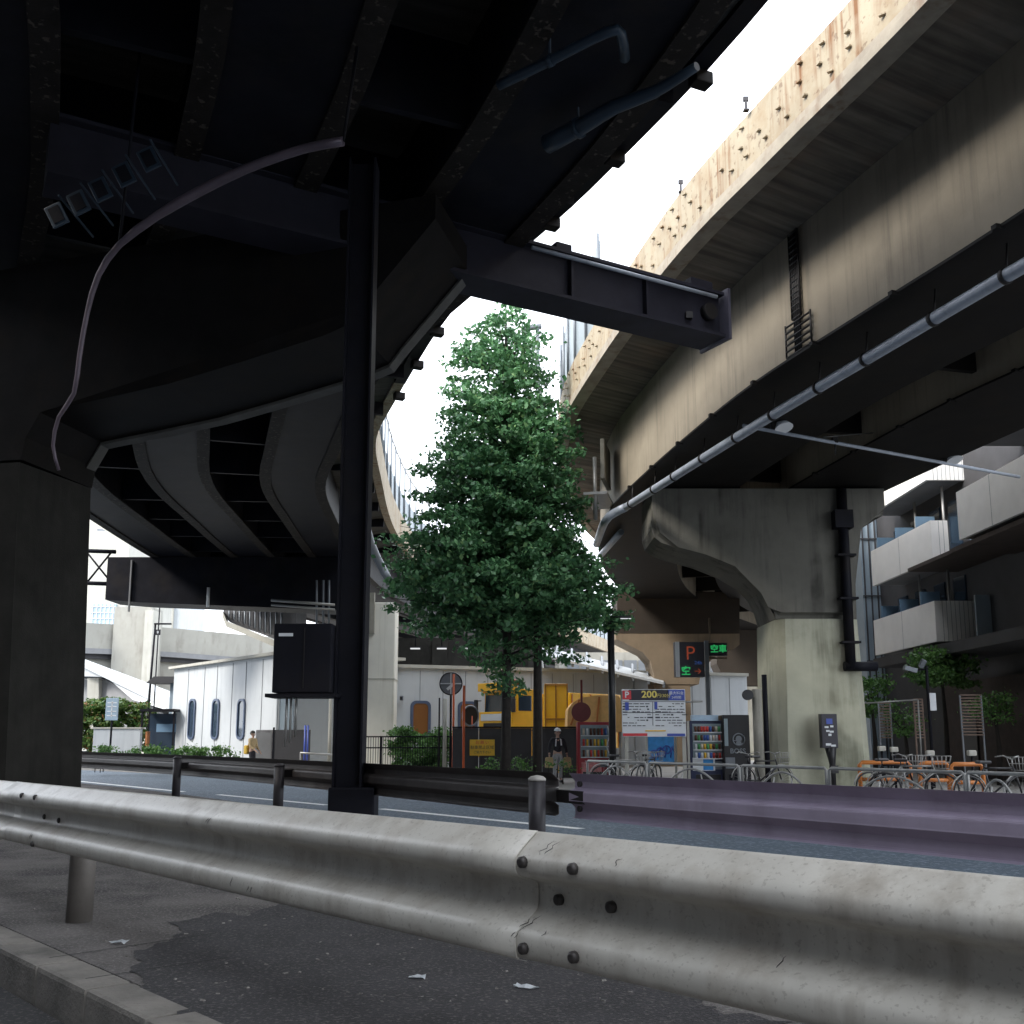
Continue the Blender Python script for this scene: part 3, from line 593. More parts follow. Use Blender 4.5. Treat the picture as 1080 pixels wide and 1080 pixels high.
# lattice link left of the cap
t = thing('truss_link', 'small dark lattice truss beside the left column against white sky', 'truss', W(100, 615, 46))
bm = B(); Yt = 46
for y0 in (582, 616): tube(bm, [W(60, y0-2, Yt), W(122, y0, Yt)], 0.10, 6)
wsplit('chord', bm, STEEL, t)
bm = B()
for x0_, x1_ in ((92, 117), (117, 92), (70, 92), (92, 70)): tube(bm, [W(x0_, 583, Yt), W(x1_, 614, Yt)], 0.045, 6)
wsplit('brace', bm, STEEL, t)
# scaffold on the cap near the pole
t = thing('pipe_cluster', 'grey service pipes and walkway near the dark column top', 'pipes', W(340, 650, 44))
bm = B(); tube(bm, [W(286, 633, 44), W(353, 638, 44)], 0.06, 8); tube(bm, [W(286, 638, 44), W(353, 643, 44)], 0.05, 8); wsplit('rail', bm, GALV, t)
bm = B()
for px in (334, 341, 347): tube(bm, [W(px, 612, 44.2), W(px, 660, 44.2)], 0.05, 8)
wsplit('riser', bm, GREYS, t)

# ------------------------------------------------------------------ dark steel post with cabinet on the median
PY = 11.9
t = thing('steel_column', 'tall dark steel column rising from the median to the left viaduct', 'column', (X(369, PY), PY, 0))
wp = 0.335; zt = 8.15
bm = B(); lean = X(383, PY, 8.0)-X(368, PY, 0.5)
def hb(dx, w_, dy, dz_):
    prism(bm, [(dx-w_/2, -dy/2, 0.0), (dx+w_/2, -dy/2, 0.0), (dx+w_/2, -dy/2, zt), (dx-w_/2, -dy/2, zt)], (0, dy, 0))
hb(-wp/2+.012, 0.024, 0.34, 0); hb(wp/2-.012, .024, .34, 0)
obj('flanges', bm, STEEL, t)
bm = B(); prism(bm, [(-wp/2+.024, -.02, 0), (wp/2-.024, -.02, 0), (wp/2-.024, -.02, zt), (-wp/2+.024, -.02, zt)], (0, .04, 0)); obj('web', bm, STEEL, t)
bm = B(); box(bm, (0.06, 0, 0.27), (0.52, 0.40, 0.40), bev=0.02); box(bm, (0, 0, .03), (.6, .5, .06)); obj('foot', bm, STEEL, t)
bm = B(); cx = (W(298, 700, PY).x+W(352, 700, PY).x)/2; z0 = W(0, 732, PY).z; z1 = W(0, 661, PY).z
cb = thing('control_cabinet', 'dark steel control cabinet fixed on the left side of the steel column', 'cabinet', (cx, PY-.1, z0))
bm = B(); box(bm, (0, 0, (z1-z0)/2), (0.66, 0.5, z1-z0), bev=0.015); obj('body', bm, STEEL, cb)
bm = B(); box(bm, (0.02, -0.257, (z1-z0)/2), (0.01, 0.012, z1-z0-.1)); obj('door_seam', bm, BOLT, cb)
bm = B(); box(bm, (-0.19, -0.262, z1-z0-.13), (0.16, 0.01, 0.035)); obj('label_plate', bm, SIGNW, cb)
bm = B()
for dx in (-.2, -.15, -.09): tube(bm, [(dx, -.05, 0.06), (dx, -.05, -0.4-abs(dx))], 0.015, 6)
obj('conduit', bm, GALV, cb)
bm = B(); box(bm, (0, -.02, -.03), (0.8, 0.5, 0.04)); obj('shelf', bm, STEEL, cb)

# ------------------------------------------------------------------ guardrails
def wprof(z0, z1, dep, th=0.006, back=False):
    sm = 0 if back else 2
    """double wave beam: offset 0 is the crest towards the viewer, + is away"""
    h = z1-z0; key = [(a, b_*dep) for a, b_ in ((0, .97), (.03, .82), (.165, .07), (.205, 0), (.305, 0), (.335, .10), (.38, .82), (.41, .95), (.44, 1), (.59, 1), (.635, .93), (.75, .10), (.79, 0), (.94, 0), (.975, .12), (1, .5))]
    f = []
    for i in range(len(key)-1):
        for k in range(2):
            t = k/2; p0 = key[max(i-1, 0)]; p1 = key[i]; p2 = key[i+1]; p3 = key[min(i+2, len(key)-1)]
            f.append(tuple(0.5*((2*p1[j])+(p2[j]-p0[j])*t+(2*p0[j]-5*p1[j]+4*p2[j]-p3[j])*t*t+(3*p1[j]-p0[j]-3*p2[j]+p3[j])*t**3) for j in (0, 1)))
    f.append(key[-1])
    for _ in range(sm): f = [f[0]]+[((f[i-1][0]+f[i][0]*1.3+f[i+1][0])/3.3, (f[i-1][1]+f[i][1]*1.3+f[i+1][1])/3.3) for i in range(1, len(f)-1)]+[f[-1]]
    fr = [(b_, z1-a*h) for a, b_ in f]
    if back: fr = [(dep-o, z) for o, z in fr]
    return fr+[(o+th, z) for o, z in fr[::-1]]
NEAR = Path([tuple(RD(-3.0, 2.03, 0)), tuple(RD(14, 2.03, 0)), tuple(RD(22, 2.03, 0))], 0.5)
tn = thing('guardrail', 'pale dirty double wave guardrail across the foreground', 'guardrail', RD(2.2, 2.03, 0))
RBOLT = mat('rail bolt', (0.045, 0.04, 0.038), 0.5, 0.2, 0.3, 8, 0)
def nd(px, z):                                          # distance along NEAR where column px meets height z
    lo, hi = 0.2, 20.0
    for _ in range(50):
        m_ = (lo+hi)/2; p = NEAR.pt(m_, 0, z); x = 540+1080*p.x/(p.y*ct+(p.z-1)*st) if p.y*ct+(p.z-1)*st > .05 else 1e9
        if x > px: lo = m_
        else: hi = m_
    return lo
ZN0, ZN1, NDEP = 0.385, 0.735, 0.09
dj = nd(545, .55); dl = nd(14, .55)
bm = B(); sweep(bm, NEAR, wprof(ZN0, ZN1, NDEP), 0.0, dj+0.35, smooth=True); wobj('beam', bm, RAILP, tn)
bm = B(); sweep(bm, NEAR, [(o-0.009, z) for o, z in wprof(ZN0-.003, ZN1+.003, NDEP)], dj, dl+0.25, smooth=True); wobj('beam', bm, RAILP, tn)
bm = B(); sweep(bm, NEAR, wprof(ZN0, ZN1, NDEP), dl, 19.0, smooth=True); wobj('beam', bm, RAILP, tn)
def off_at(z):
    pr_ = wprof(ZN0, ZN1, NDEP); n_ = len(pr_)//2
    return min(pr_[:n_], key=lambda q: abs(q[1]-z))[0]
hb_ = []
for px, py in ((553, 909), (606, 916), (567, 952), (622, 960), (554, 1000), (607, 1009), (38, 841), (24, 839), (47, 866), (32, 862), (36, 890)):
    a = ray(px, py); t_ = 2.03/(a.x*ND.x+a.y*ND.y); p = Vector((0, 0, 1))+a*t_
    z = p.z; dd_ = nd(px, z)
    q = NEAR.pt(dd_, off_at(z)-0.012, z); nn = NEAR.at(dd_)[1]
    hb_.append(q)
    bm = B(); tube(bm, [q+nn*0.01, q-nn*0.004, q-nn*0.009], [0.0165, 0.0155, 0.009], 12); wobj('bolt', bm, RBOLT, tn)
for px in (54, 700):
    pass
# dents and scrapes: long thin scuffs slightly proud of the paint
bm = B(); rs = random.Random(3)
SC = [(200, 868, -.5), (222, 865, 1.2), (98, 880, 1.0), (248, 930, .6), (265, 937, 1.1), (545, 985, .8), (552, 975, .9), (570, 895, .5), (648, 910, .1), (35, 882, 1.0), (576, 985, .2), (810, 1018, .1)]
for px, py, sl_ in SC:
    a = ray(px, py); t_ = 2.03/(a.x*ND.x+a.y*ND.y); p0 = Vector((0, 0, 1))+a*t_; z = p0.z; d_ = nd(px, z)
    if not (ZN0+.02 < z < ZN1-.01): continue
    for j in range(rs.randint(1, 2)):
        dd_ = d_+rs.uniform(-.02, .02); ln = rs.uniform(.012, .032); pts_ = []
        for k in range(5):
            f = k/4-.5; zz = z+f*ln*1.2+rs.uniform(-.002, .002); pts_.append(NEAR.pt(dd_-f*ln*sl_+rs.uniform(-.003, .003), off_at(zz)-0.0105, zz))
        tube(bm, pts_, [0.0004, 0.0010, 0.0013, 0.0009, 0.0003], 5)
tag(wobj('scuff_marks', bm, RBOLT, tn), kind='stuff')
q = NEAR.pt(nd(54, 0.3), 0.30, 0)
for dpost in (nd(54, .3), nd(54, .3)+5.0):
    q = NEAR.pt(dpost, 0.17, 0); bm = B(); cyl(bm, q, 0.070, 0.62, 20); nn = NEAR.at(dpost)[1]
    wobj('post', bm, mat('post paint', (0.17, 0.155, 0.14), 0.6, 0, 0.25, 6, 0.1, 50, dirt=(0.06, 0.05, 0.045), damt=0.6, dscale=3), tn)

def fd(px, z=.6):
    best = None
    lo, hi = 0.2, FARRAIL.s[-1]-.2
    for _ in range(50):
        m_ = (lo+hi)/2; p = FARRAIL.pt(m_, 0, z); dep = p.y*ct+(p.z-1)*st; x = 540+1080*p.x/dep if dep > .05 else 1e9
        if x > px: lo = m_
        else: hi = m_
    return lo
tm = thing('guardrail', 'mauve guardrail section right of the round capped post', 'guardrail', FARRAIL.pt(fd(640), 0, 0))
dm = fd(600)
bm = B(); sweep(bm, FARRAIL, wprof(.385, .735, 0.06, back=True), 0.0, dm); wobj('beam', bm, RAILM, tm)
for px, z in ((612, .655), (612, .465)):
    d_ = fd(px, z); q = FARRAIL.pt(d_, -.004, z); nn = FARRAIL.at(d_)[1]; bm = B(); tube(bm, [q+nn*.01, q-nn*.012], 0.024, 10); wobj('bolt', bm, BOLT, tm)
bm = B(); d_ = fd(600); q = FARRAIL.pt(d_+.02, 0.03, .55); nn = FARRAIL.at(d_)[1]; box(bm, q, (0.06, 0.42, 0.10), math.atan2(nn.y, nn.x)); wobj('bracket', bm, BOLT, tm)
td = thing('guardrail', 'shade-dark brown guardrail section running left from the round capped post', 'guardrail', FARRAIL.pt(fd(400), 0, 0))
ds = fd(581); bm = B(); sweep(bm, FARRAIL, wprof(.385, .735, 0.075, back=True), ds, FARRAIL.s[-1]-1, smooth=True); wobj('beam', bm, RAILD, td)
for k, (px, ptop, lab) in enumerate(((585, 821, 'round capped dark rail post between the mauve and the dark guardrail'), (307, 807, 'round dark rail post left of the tall steel column'), (197, 799, 'leftmost round dark rail post, nearest the concrete pier'))):
    d_ = fd(px, .4); q = FARRAIL.pt(d_, -0.17, 0); zt_ = W(0, ptop, q.y).z
    t = thing('rail_post', lab, 'post', q, group='posts of the far guardrail')
    bm = B(); cyl(bm, (0, 0, 0), 0.068, zt_-.02, 18); obj('pipe', bm, POSTD, t)
    bm = B(); tube(bm, [(0, 0, zt_-.02), (0, 0, zt_), (0, 0, zt_+.018), (0, 0, zt_+.026)], [0.072, 0.072, 0.05, 0.01], 18); obj('cap', bm, mat('lit post cap', (0.42, 0.40, 0.37), 0.5, 0.2, 0.15, 5, 0.05) if k == 0 else POSTD, t)  # light on the first cap put into its paler colour
    bm = B(); nn = FARRAIL.at(d_)[1]; box(bm, Vector((0, 0, .56))+nn*0.12, (0.14, 0.06, 0.10), math.atan2(nn.y, nn.x)); obj('spacer', bm, BOLT, t)
# irregular dark patch and slab seams on the shoulder
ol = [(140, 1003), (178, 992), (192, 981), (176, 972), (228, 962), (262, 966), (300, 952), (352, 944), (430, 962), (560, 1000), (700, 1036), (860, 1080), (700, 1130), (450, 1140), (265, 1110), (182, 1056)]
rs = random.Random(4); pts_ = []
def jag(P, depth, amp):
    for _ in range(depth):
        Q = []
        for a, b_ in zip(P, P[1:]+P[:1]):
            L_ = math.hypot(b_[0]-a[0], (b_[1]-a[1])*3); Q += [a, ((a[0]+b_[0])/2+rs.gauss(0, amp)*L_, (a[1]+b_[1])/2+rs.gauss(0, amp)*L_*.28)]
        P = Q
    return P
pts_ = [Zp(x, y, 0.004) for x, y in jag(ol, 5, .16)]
bm = B(); poly(bm, pts_); bmesh.ops.triangulate(bm, faces=bm.faces[:]); struct('dark_patch', bm, mat('dark patch asphalt', (0.030, 0.028, 0.031), 0.75, 0, 0.35, 3.0, 0.9, 85, speck=(0.13, 0.12, 0.115), spamt=0.7, spscale=55, splo=.56))
SEAMM = mat('slab seam', (0.02, 0.019, 0.02), 0.9, 0, .2, 4, 0)
for pa, pb in (((52, 1010), (228, 984)), ((90, 1032), (240, 1010))):
    a, b_ = Zp(*pa, .005), Zp(*pb, .005); t_ = (b_-a).normalized(); q = Vector((t_.y, -t_.x, 0))*.006; bm = B(); poly(bm, [a-q, b_-q, b_+q, a+q]); struct('slab_seam', bm, SEAMM)
# litter and stones on the shoulder
bm = B(); rs = random.Random(11)
for k in range(900):
    px, py = rs.uniform(30, 700), rs.uniform(915, 1058)
    q = Zp(px, py, 0.0)
    if q.dot(ND) < 1.9: continue
    s_ = rs.choice((.002, .003, .003, .004, .006, .009))*rs.uniform(.7, 1.2)
    box(bm, q+Vector((0, 0, s_*.3)), (s_*rs.uniform(1, 2.4), s_, s_*.8), rs.uniform(0, 3), rs.uniform(0, 1))
struct('grit', bm, mat('pale grit', (0.22, 0.205, 0.19), 0.9, 0, 0.4, 40, 0), kind='stuff', label='loose pale grit scattered over the shoulder asphalt', cat='grit')
for k, (px, py, L, lab) in enumerate(((125, 996, .09, 'crumpled pale scrap lying at the kerb seam'), (80, 912, .10, 'white paper scrap beside the guardrail post'), (555, 1043, .10, 'pale litter strip under the guardrail joint'), (440, 1033, .07, 'small white litter scrap on the dark shoulder, left of the guardrail joint'))):
    q = Zp(px, py, 0.0); bm = B(); rs2 = random.Random(k)
    g = [[bm.verts.new((L*(i/4-.5), L*.5*(j/2-.5)+rs2.uniform(-.006, .006), rs2.uniform(.004, .02))) for j in range(3)] for i in range(5)]
    for i in range(4):
        for j in range(2): bm.faces.new((g[i][j], g[i+1][j], g[i+1][j+1], g[i][j+1]))
    ext = bmesh.ops.solidify(bm, geom=bm.faces[:], thickness=0.002)
    o_ = link('litter', bm, SIGNW); o_.location = q; o_.rotation_euler.z = rs2.uniform(-.6, .2); tag(o_, lab, 'litter')

# ------------------------------------------------------------------ low white panel buildings
def facade_frame(A, Bp):
    A = Vector((A.x, A.y, 0)); Bp = Vector((Bp.x, Bp.y, 0)); t = (Bp-A); L = t.length; t.normalize(); n_ = Vector((t.y, -t.x, 0)); return A, t, n_, L
WFRM = mat('dark blue window frame', (0.07, 0.10, 0.17), 0.45, 0, 0.1, 2, 0)
def rwindow(root, A, t, n_, s, zc, w_, h_, paneM, name='window', r=None):
    r = r or w_*0.38
    f = [A+t*(s+a)+Vector((0, 0, zc+b_))+n_*0.015 for a, b_ in rrect(w_, h_, r)]
    bm = B(); i_ = [A+t*(s+a)+Vector((0, 0, zc+b_))+n_*0.015 for a, b_ in rrect(w_*.74, h_-.26*w_, r*.7)]
    k = len(f)
    for dz in (0,):
        fo = [bm.verts.new(p+n_*0.07) for p in f]; io = [bm.verts.new(p+n_*0.07) for p in i_]; fb = [bm.verts.new(p-n_*0.01) for p in f]; ib = [bm.verts.new(p-n_*0.012) for p in i_]
        for q in range(k):
            q2 = (q+1) % k; bm.faces.new((fo[q], fo[q2], io[q2], io[q])); bm.faces.new((fo[q2], fo[q], fb[q], fb[q2])); bm.faces.new((io[q], io[q2], ib[q2], ib[q]))
    wn = wobj(name, bm, WFRM, root)
    bm = B(); prism(bm, [p+n_*0.006 for p in i_], n_*0.01); wobj('pane', bm, paneM, wn)
    return wn
A = W(184, 707, 54.5); Bq = W(296, 691, 45.0)
A0_, t_, n_, L_ = facade_frame(A, Bq); zt = 4.68
wb = thing('panel_building', 'low white panel building with three slit windows behind the guardrail', 'building', (A0_.x, A0_.y, SW))
bm = B(); prism(bm, [A0_+Vector((0, 0, SW-.1)), A0_+t_*L_+Vector((0, 0, SW-.1)), A0_+t_*L_+Vector((0, 0, zt)), A0_+Vector((0, 0, zt))], -n_*6); wobj('wall', bm, WHITE, wb)
bm = B()
for f in (0.16, 0.33, 0.455, 0.60, 0.72, 0.86): 
    p = A0_+t_*(L_*f); prism(bm, [p+n_*.002+Vector((0, 0, SW)), p+t_*.05+n_*.002+Vector((0, 0, SW)), p+t_*.05+n_*.002+Vector((0, 0, zt-.1)), p+n_*.002+Vector((0, 0, zt-.1))], n_*.012)
p = A0_+t_*(L_-.14); prism(bm, [p+n_*.002+Vector((0, 0, SW)), p+t_*.1+n_*.002+Vector((0, 0, SW)), p+t_*.1+n_*.002+Vector((0, 0, zt)), p+n_*.002+Vector((0, 0, zt))], n_*.04)
wobj('panel_joint', bm, SEAM, wb)
bm = B(); prism(bm, [A0_-t_*.2+n_*.25+Vector((0, 0, zt)), A0_+t_*(L_+.6)+n_*.25+Vector((0, 0, zt)), A0_+t_*(L_+.6)+n_*.25+Vector((0, 0, zt+.13)), A0_-t_*.2+n_*.25+Vector((0, 0, zt+.13))], -n_*6.4); wobj('roof', bm, PALE, wb)
def s_at(px, A0_, t_):
    # distance along the facade of column px
    lo, hi = -5.0, 40.0
    for _ in range(50):
        m_ = (lo+hi)/2; p = A0_+t_*m_
        if 540+1080*p.x/(p.y*ct+1.5*st) < px: lo = m_
        else: hi = m_
    return lo
for px in (203.5, 228.5, 255.5):
    s = s_at(px, A0_, t_); p = A0_+t_*s; za = W(0, 737, p.y).z; zb = W(0, 780, p.y).z; rwindow(wb, A0_, t_, n_, s, (za+zb)/2, 0.82, za-zb, GLD)
# dark return wall and doorway area to its right
C0 = A0_+t_*L_
bm = B(); prism(bm, [C0+Vector((0.02, .3, SW-.1)), Vector((W(348, 760, 47).x, 47.2, SW-.1)), Vector((W(348, 760, 47).x, 47.2, 4.5)), C0+Vector((0.02, .3, 4.5))], (0, 1, 0)); wobj('return_wall', bm, MGREY, wb)
bm = B(); box(bm, C0+Vector((0.35, 0.12, 1.3)), (0.55, 0.2, 3.1)); wobj('door', bm, BLUEG, wb)
t = thing('utility_cabinet', 'grey marbled cabinet beside the person with the yellow bag', 'cabinet', W(280, 790, 43.5)); t.location.z = SW
bm = B(); box(bm, (0, 0, .85), (0.75, 0.5, 1.7), bev=.03); obj('body', bm, mat('marbled grey', (0.2, 0.2, 0.21), 0.5, 0, 0.6, 2.5, 0), t)
bm = B(); box(bm, (0, -.255, .85), (0.6, .012, 1.45)); obj('door', bm, MGREY, t)
t = thing('hoarding', 'dark grey low wall panel below the control cabinet', 'wall', (X(308, 43), 43, SW))
bm = B(); box(bm, (0, 0, .85), (1.5, .12, 1.7)); obj('panel', bm, DGREY, t); bm = B(); box(bm, (-.76, -.03, .9), (.06, .1, 1.8)); obj('post', bm, STEEL, t)
bm = B()
for px in (322, 325): tube(bm, [W(px, 765, 42.5), Vector((W(px, 765, 42.5).x, 42.5, SW))], 0.04, 6)
single('blue_pole', bm, SIGNB, 'thin blue pole seen just left of the steel column', 'pole')
bm = B(); tube(bm, [W(317, 812, 41), W(317, 794, 41), W(351, 796, 41), W(351, 812, 41)], 0.05, 6); single('hoop_barrier', bm, GALV, 'low pale hoop barrier left of the steel column', 'barrier')
bm = B(); tube(bm, [Vector((W(349, 735, 43).x, 43, SW)), W(349, 732, 43)], 0.07, 8); single('pale_post', bm, PALE, 'slim pale post behind the steel column', 'post')

# second low building across the centre
YB = 49.0
A0_ = Vector((X(404, YB), YB, 0)); Bq = Vector((X(790, YB+7), YB+7, 0)); A0_, t_, n_, L_ = facade_frame(A0_, Bq); zt = W(0, 704, YB).z
wb2 = thing('panel_building', 'low pale blue panel building with rounded windows behind the orange truck', 'building', (A0_.x, A0_.y, SW))
bm = B(); prism(bm, [A0_+Vector((0, 0, SW-.1)), A0_+t_*L_+Vector((0, 0, SW-.1)), A0_+t_*L_+Vector((0, 0, zt)), A0_+Vector((0, 0, zt))], -n_*5); wobj('wall', bm, WHITE, wb2)
bm = B()
s = 0.6
while s < L_: 
    p = A0_+t_*s; prism(bm, [p+n_*.002+Vector((0, 0, SW)), p+t_*.03+n_*.002+Vector((0, 0, SW)), p+t_*.03+n_*.002+Vector((0, 0, zt-.1)), p+n_*.002+Vector((0, 0, zt-.1))], n_*.012); s += 1.15
wobj('panel_joint', bm, SEAM, wb2)
bm = B(); prism(bm, [A0_-t_*.2+n_*.2+Vector((0, 0, zt)), A0_+t_*L_+n_*.2+Vector((0, 0, zt)), A0_+t_*L_+n_*.2+Vector((0, 0, zt+.16)), A0_-t_*.2+n_*.2+Vector((0, 0, zt+.16))], -n_*5.4); wobj('roof', bm, PALE, wb2)
WINB = glass('brown reflecting window', (0.20, 0.085, 0.04))
for px in (443.5, 493):
    s = s_at(px, A0_, t_); za = W(0, 739, YB+.6).z; zb = W(0, 778, YB+.6).z; rwindow(wb2, A0_, t_, n_, s, (za+zb)/2, 1.0, za-zb, WINB, r=.27)
q = W(423.5, 734, YB-.1); t = thing('wall_lamp', 'small dark wall lamp left of the brown rounded window', 'lamp', q)
bm = B(); box(bm, (0, .05, -.1), (.16, .3, .22), bev=.03); obj('housing', bm, GREYS, t); bm = B(); box(bm, (0, -.11, -.12), (.12, .02, .14)); obj('lens', bm, BLK, t)
t = thing('abutment_wall', 'dark concrete abutment wall under the far left viaduct, above the pale building', 'wall', (X(450, 62, 4), 62, SW))
bm = B(); xa, xb_ = X(392, 62, 5), X(575, 62, 5); box(bm, ((xa+xb_)/2, 62.6, 3.4), (xb_-xa, 1.0, 7.4)); wobj('wall', bm, DCONC, t)
bm = B()
for k in range(4): box(bm, (xa+1.2+k*2.9, 62.0, 5.6), (.9, .4, 2.6))
wsplit('buttress', bm, DCONC, t)
# awning roof with ribs at right of the truck
t = thing('canopy', 'long white ribbed canopy under the far viaduct, right of the tree', 'canopy', W(640, 710, 55))
ca = [W(572, 684, 56), W(700, 716, 54), W(700, 722, 50), W(572, 693, 50)]
bm = B(); prism(bm, ca, (0, 0, .12)); wobj('roof', bm, WHITE, t)
bm = B()
for k in range(9):
    f = k/8; a = ca[0].lerp(ca[1], f); b_ = ca[3].lerp(ca[2], f); tube(bm, [a+Vector((0, 0, .35)), b_+Vector((0, 0, -.1))], .07, 6)
wobj('rib', bm, GREYS, t)
bm = B(); 
for k in (0, 1): tube(bm, [ca[k]+Vector((0, .5, 0)), Vector((ca[k].x, ca[k].y+.5, SW))], .09, 8)
wsplit('post', bm, GALV, t)
# glazed hall behind it
t = thing('glazed_hall', 'long pale hall with a band of grey windows under the far viaduct', 'building', (X(650, 78), 80, SW))
xa, xb_ = X(590, 78, 6), X(800, 78, 6); bm = B(); box(bm, ((xa+xb_)/2, 82, 3.6), (xb_-xa, 8, 7.9)); wobj('wall', bm, FARC, t)
bm = B()
for k in range(13):
    xk = xa+.6+k*(xb_-xa-1)/13; box(bm, (xk+.45, 77.95, 6.0), (0.95, .06, 1.9))
wsplit('window', bm, GREYS, t)

# ------------------------------------------------------------------ far left: road viaduct, pillars, ramp, towers
FP = Path([tuple(W(40, 655, 84)), tuple(W(150, 660, 90)), tuple(W(300, 673, 98)), tuple(W(420, 682, 112))], 3)
t = thing('road_bridge', 'distant pale concrete road bridge behind the white panel building', 'bridge', W(225, 675, 94))
hz = FP.p
bm = B(); sweep(bm, FP, [(0, -2.15), (0, 0), (-.4, 0), (-.4, -2.15)]); wobj('parapet', bm, FARC, t)
bm = B(); sweep(bm, FP, [(0.1, -2.6), (0.1, -2.153), (-7, -2.153), (-7, -2.6)]); wobj('deck_edge', bm, MGREY, t)
bm = B(); sweep(bm, FP, [(-.35, -3.0), (-.35, -2.603), (-6.6, -2.603), (-6.6, -3.0)]); wobj('flange', bm, DGREY, t)
bm = B(); sweep(bm, FP, [(-.8, -6.2), (-.8, -3.003), (-6, -3.003), (-6, -6.2)]); wobj('girder', bm, FARC, t)
def slab(name, label, cat, x0, x1, y0, y1, Y, dep, m, z0=None):
    a = W(x0, y0, Y); b_ = W(x1, y1, Y); zb = b_.z if z0 is None else z0
    t = thing(name, label, cat, ((a.x+b_.x)/2, Y, zb)); bm = B(); box(bm, (0, dep/2, (a.z-zb)/2), (b_.x-a.x, dep, a.z-zb)); obj('wall', bm, m, t); return t, a, b_, zb
t, a, b_, zb = slab('concrete_pylon', 'broad pale concrete pylon behind the ramp at left', 'pylon', 121, 151, 640, 790, 88, 3, FARC, SW)
bm = B(); box(bm, (1.6, .5, 6), (.7, 2, 12.6)); obj('side_fin', bm, PALE, t)
t, a, b_, zb = slab('office_tower', 'pale office tower with blue gridded windows beside the concrete pylon', 'building', 70, 123, 560, 790, 120, 8, PALE, SW)
bm = B(); xa, xb_ = W(96, 650, 119.9).x, W(122, 650, 119.9).x; za, zb2 = W(0, 637, 119.9).z, W(0, 662, 119.9).z
f = wobj('window_band', box(B(), ((xa+xb_)/2, 119.9, (za+zb2)/2), (xb_-xa, .3, za-zb2)), mat('pale blue glazing', (0.42, 0.55, 0.63), 0.2, 0, 0.15, .4, 0), t)
bm = B()
for k in range(6): box(bm, (xa+(k+.5)*(xb_-xa)/6, 119.7, (za+zb2)/2), (.1, .08, za-zb2))
for k in range(4): box(bm, ((xa+xb_)/2, 119.69, zb2+(k+.5)*(za-zb2)/4), (xb_-xa, .07, .1))
wobj('mullion', bm, WHITE, t)
bm = B(); box(bm, (W(107, 700, 119.6).x, 119.5, W(0, 688, 119.6).z), (3.1, .5, 3.4)); wobj('dark_opening', bm, MGREY, t)
t = thing('high_rise', 'white high rise gable with a grey slot seen in the triangular gap at left', 'building', (X(110, 130), 130, SW))
g = [W(60, 585, 130), W(60, 500, 130), W(98, 533, 130), W(152, 580, 130), W(152, 600, 130)]; g = [Vector(p) for p in g]
o = [Vector((g[0].x, 130, SW)), g[1], g[2], g[3], Vector((g[3].x, 130, SW))]
bm = B(); prism(bm, o, (0, 12, 0)); wobj('wall', bm, PALE, t)
bm = B(); prism(bm, [W(103, 558, 129.9), W(104, 567, 129.9), W(139, 581, 129.9), W(132, 571, 129.9), W(108, 558, 129.9)], (0, -.2, 0)); wobj('slot', bm, GREYS, t)
t, a, b_, zb = slab('slim_tower', 'slim white tower with a blue glass strip beyond the road bridge', 'building', 163, 191, 630, 790, 150, 8, WHITE, SW)
bm = B(); box(bm, (W(170, 650, 149.9).x, 149.8, W(0, 652, 149.9).z), (1.5, .3, 3.4)); wobj('window_strip', bm, GLB, t)
bm = B(); box(bm, (W(180, 650, 149.9).x, 149.8, W(0, 652, 149.9).z), (.9, .3, 3.6)); wobj('panel', bm, PALE, t)
t = thing('access_ramp', 'white concrete ramp sloping down to the right behind the hedge', 'ramp', (X(130, 70), 70, SW))
bm = B(); prism(bm, [W(60, 690, 72), W(186, 738, 66), W(186, 752, 66), W(140, 738, 68), W(112, 714, 70), W(60, 712, 72)], (0, 5, 0)); wobj('parapet', bm, WHITE, t)
bm = B(); prism(bm, [W(60, 716, 73.5), W(112, 717, 71.5), W(180, 757, 67.5), W(180, 776, 67.5), W(60, 776, 73.5)], (0, 4, 0)); wobj('underside_wall', bm, MGREY, t)
bm = B(); prism(bm, [W(92, 715, 71), W(104, 715, 71), W(104, 790, 71), W(92, 790, 71)], (0, .6, 0)); wobj('pier', bm, PALE, t)
# approach ramp with ribbed fence above the white building
t = thing('slip_ramp', 'dark ribbed slip ramp descending right above the white building roof', 'ramp', W(265, 660, 60))
bm = B(); prism(bm, [W(236, 641, 60), W(312, 641, 57), W(312, 676, 57), W(296, 676, 57.5), W(262, 663, 59), W(242, 656, 60), W(235, 648, 60)], (0, 3, 0)); wobj('wall', bm, DGREY, t)
bm = B()
for k in range(11):
    px = 242+k*5.5; yb = 651+k*2.3; tube(bm, [W(px, 644, 59.5-k*.22), W(px, min(674, yb), 59.5-k*.22)], .06, 5)
wobj('fence_rib', bm, GREYS, t)
bm = B(); L = [W(235, 645, 59.6), W(239, 655, 59.4), W(262, 664, 58.6), W(300, 680, 57)]
for p, q in zip(L[:-1], L[1:]): prism(bm, [p+Vector((0, 0, -.35)), q+Vector((0, 0, -.35)), q, p], (0, .4, 0))
wobj('edge_beam', bm, FARC, t)
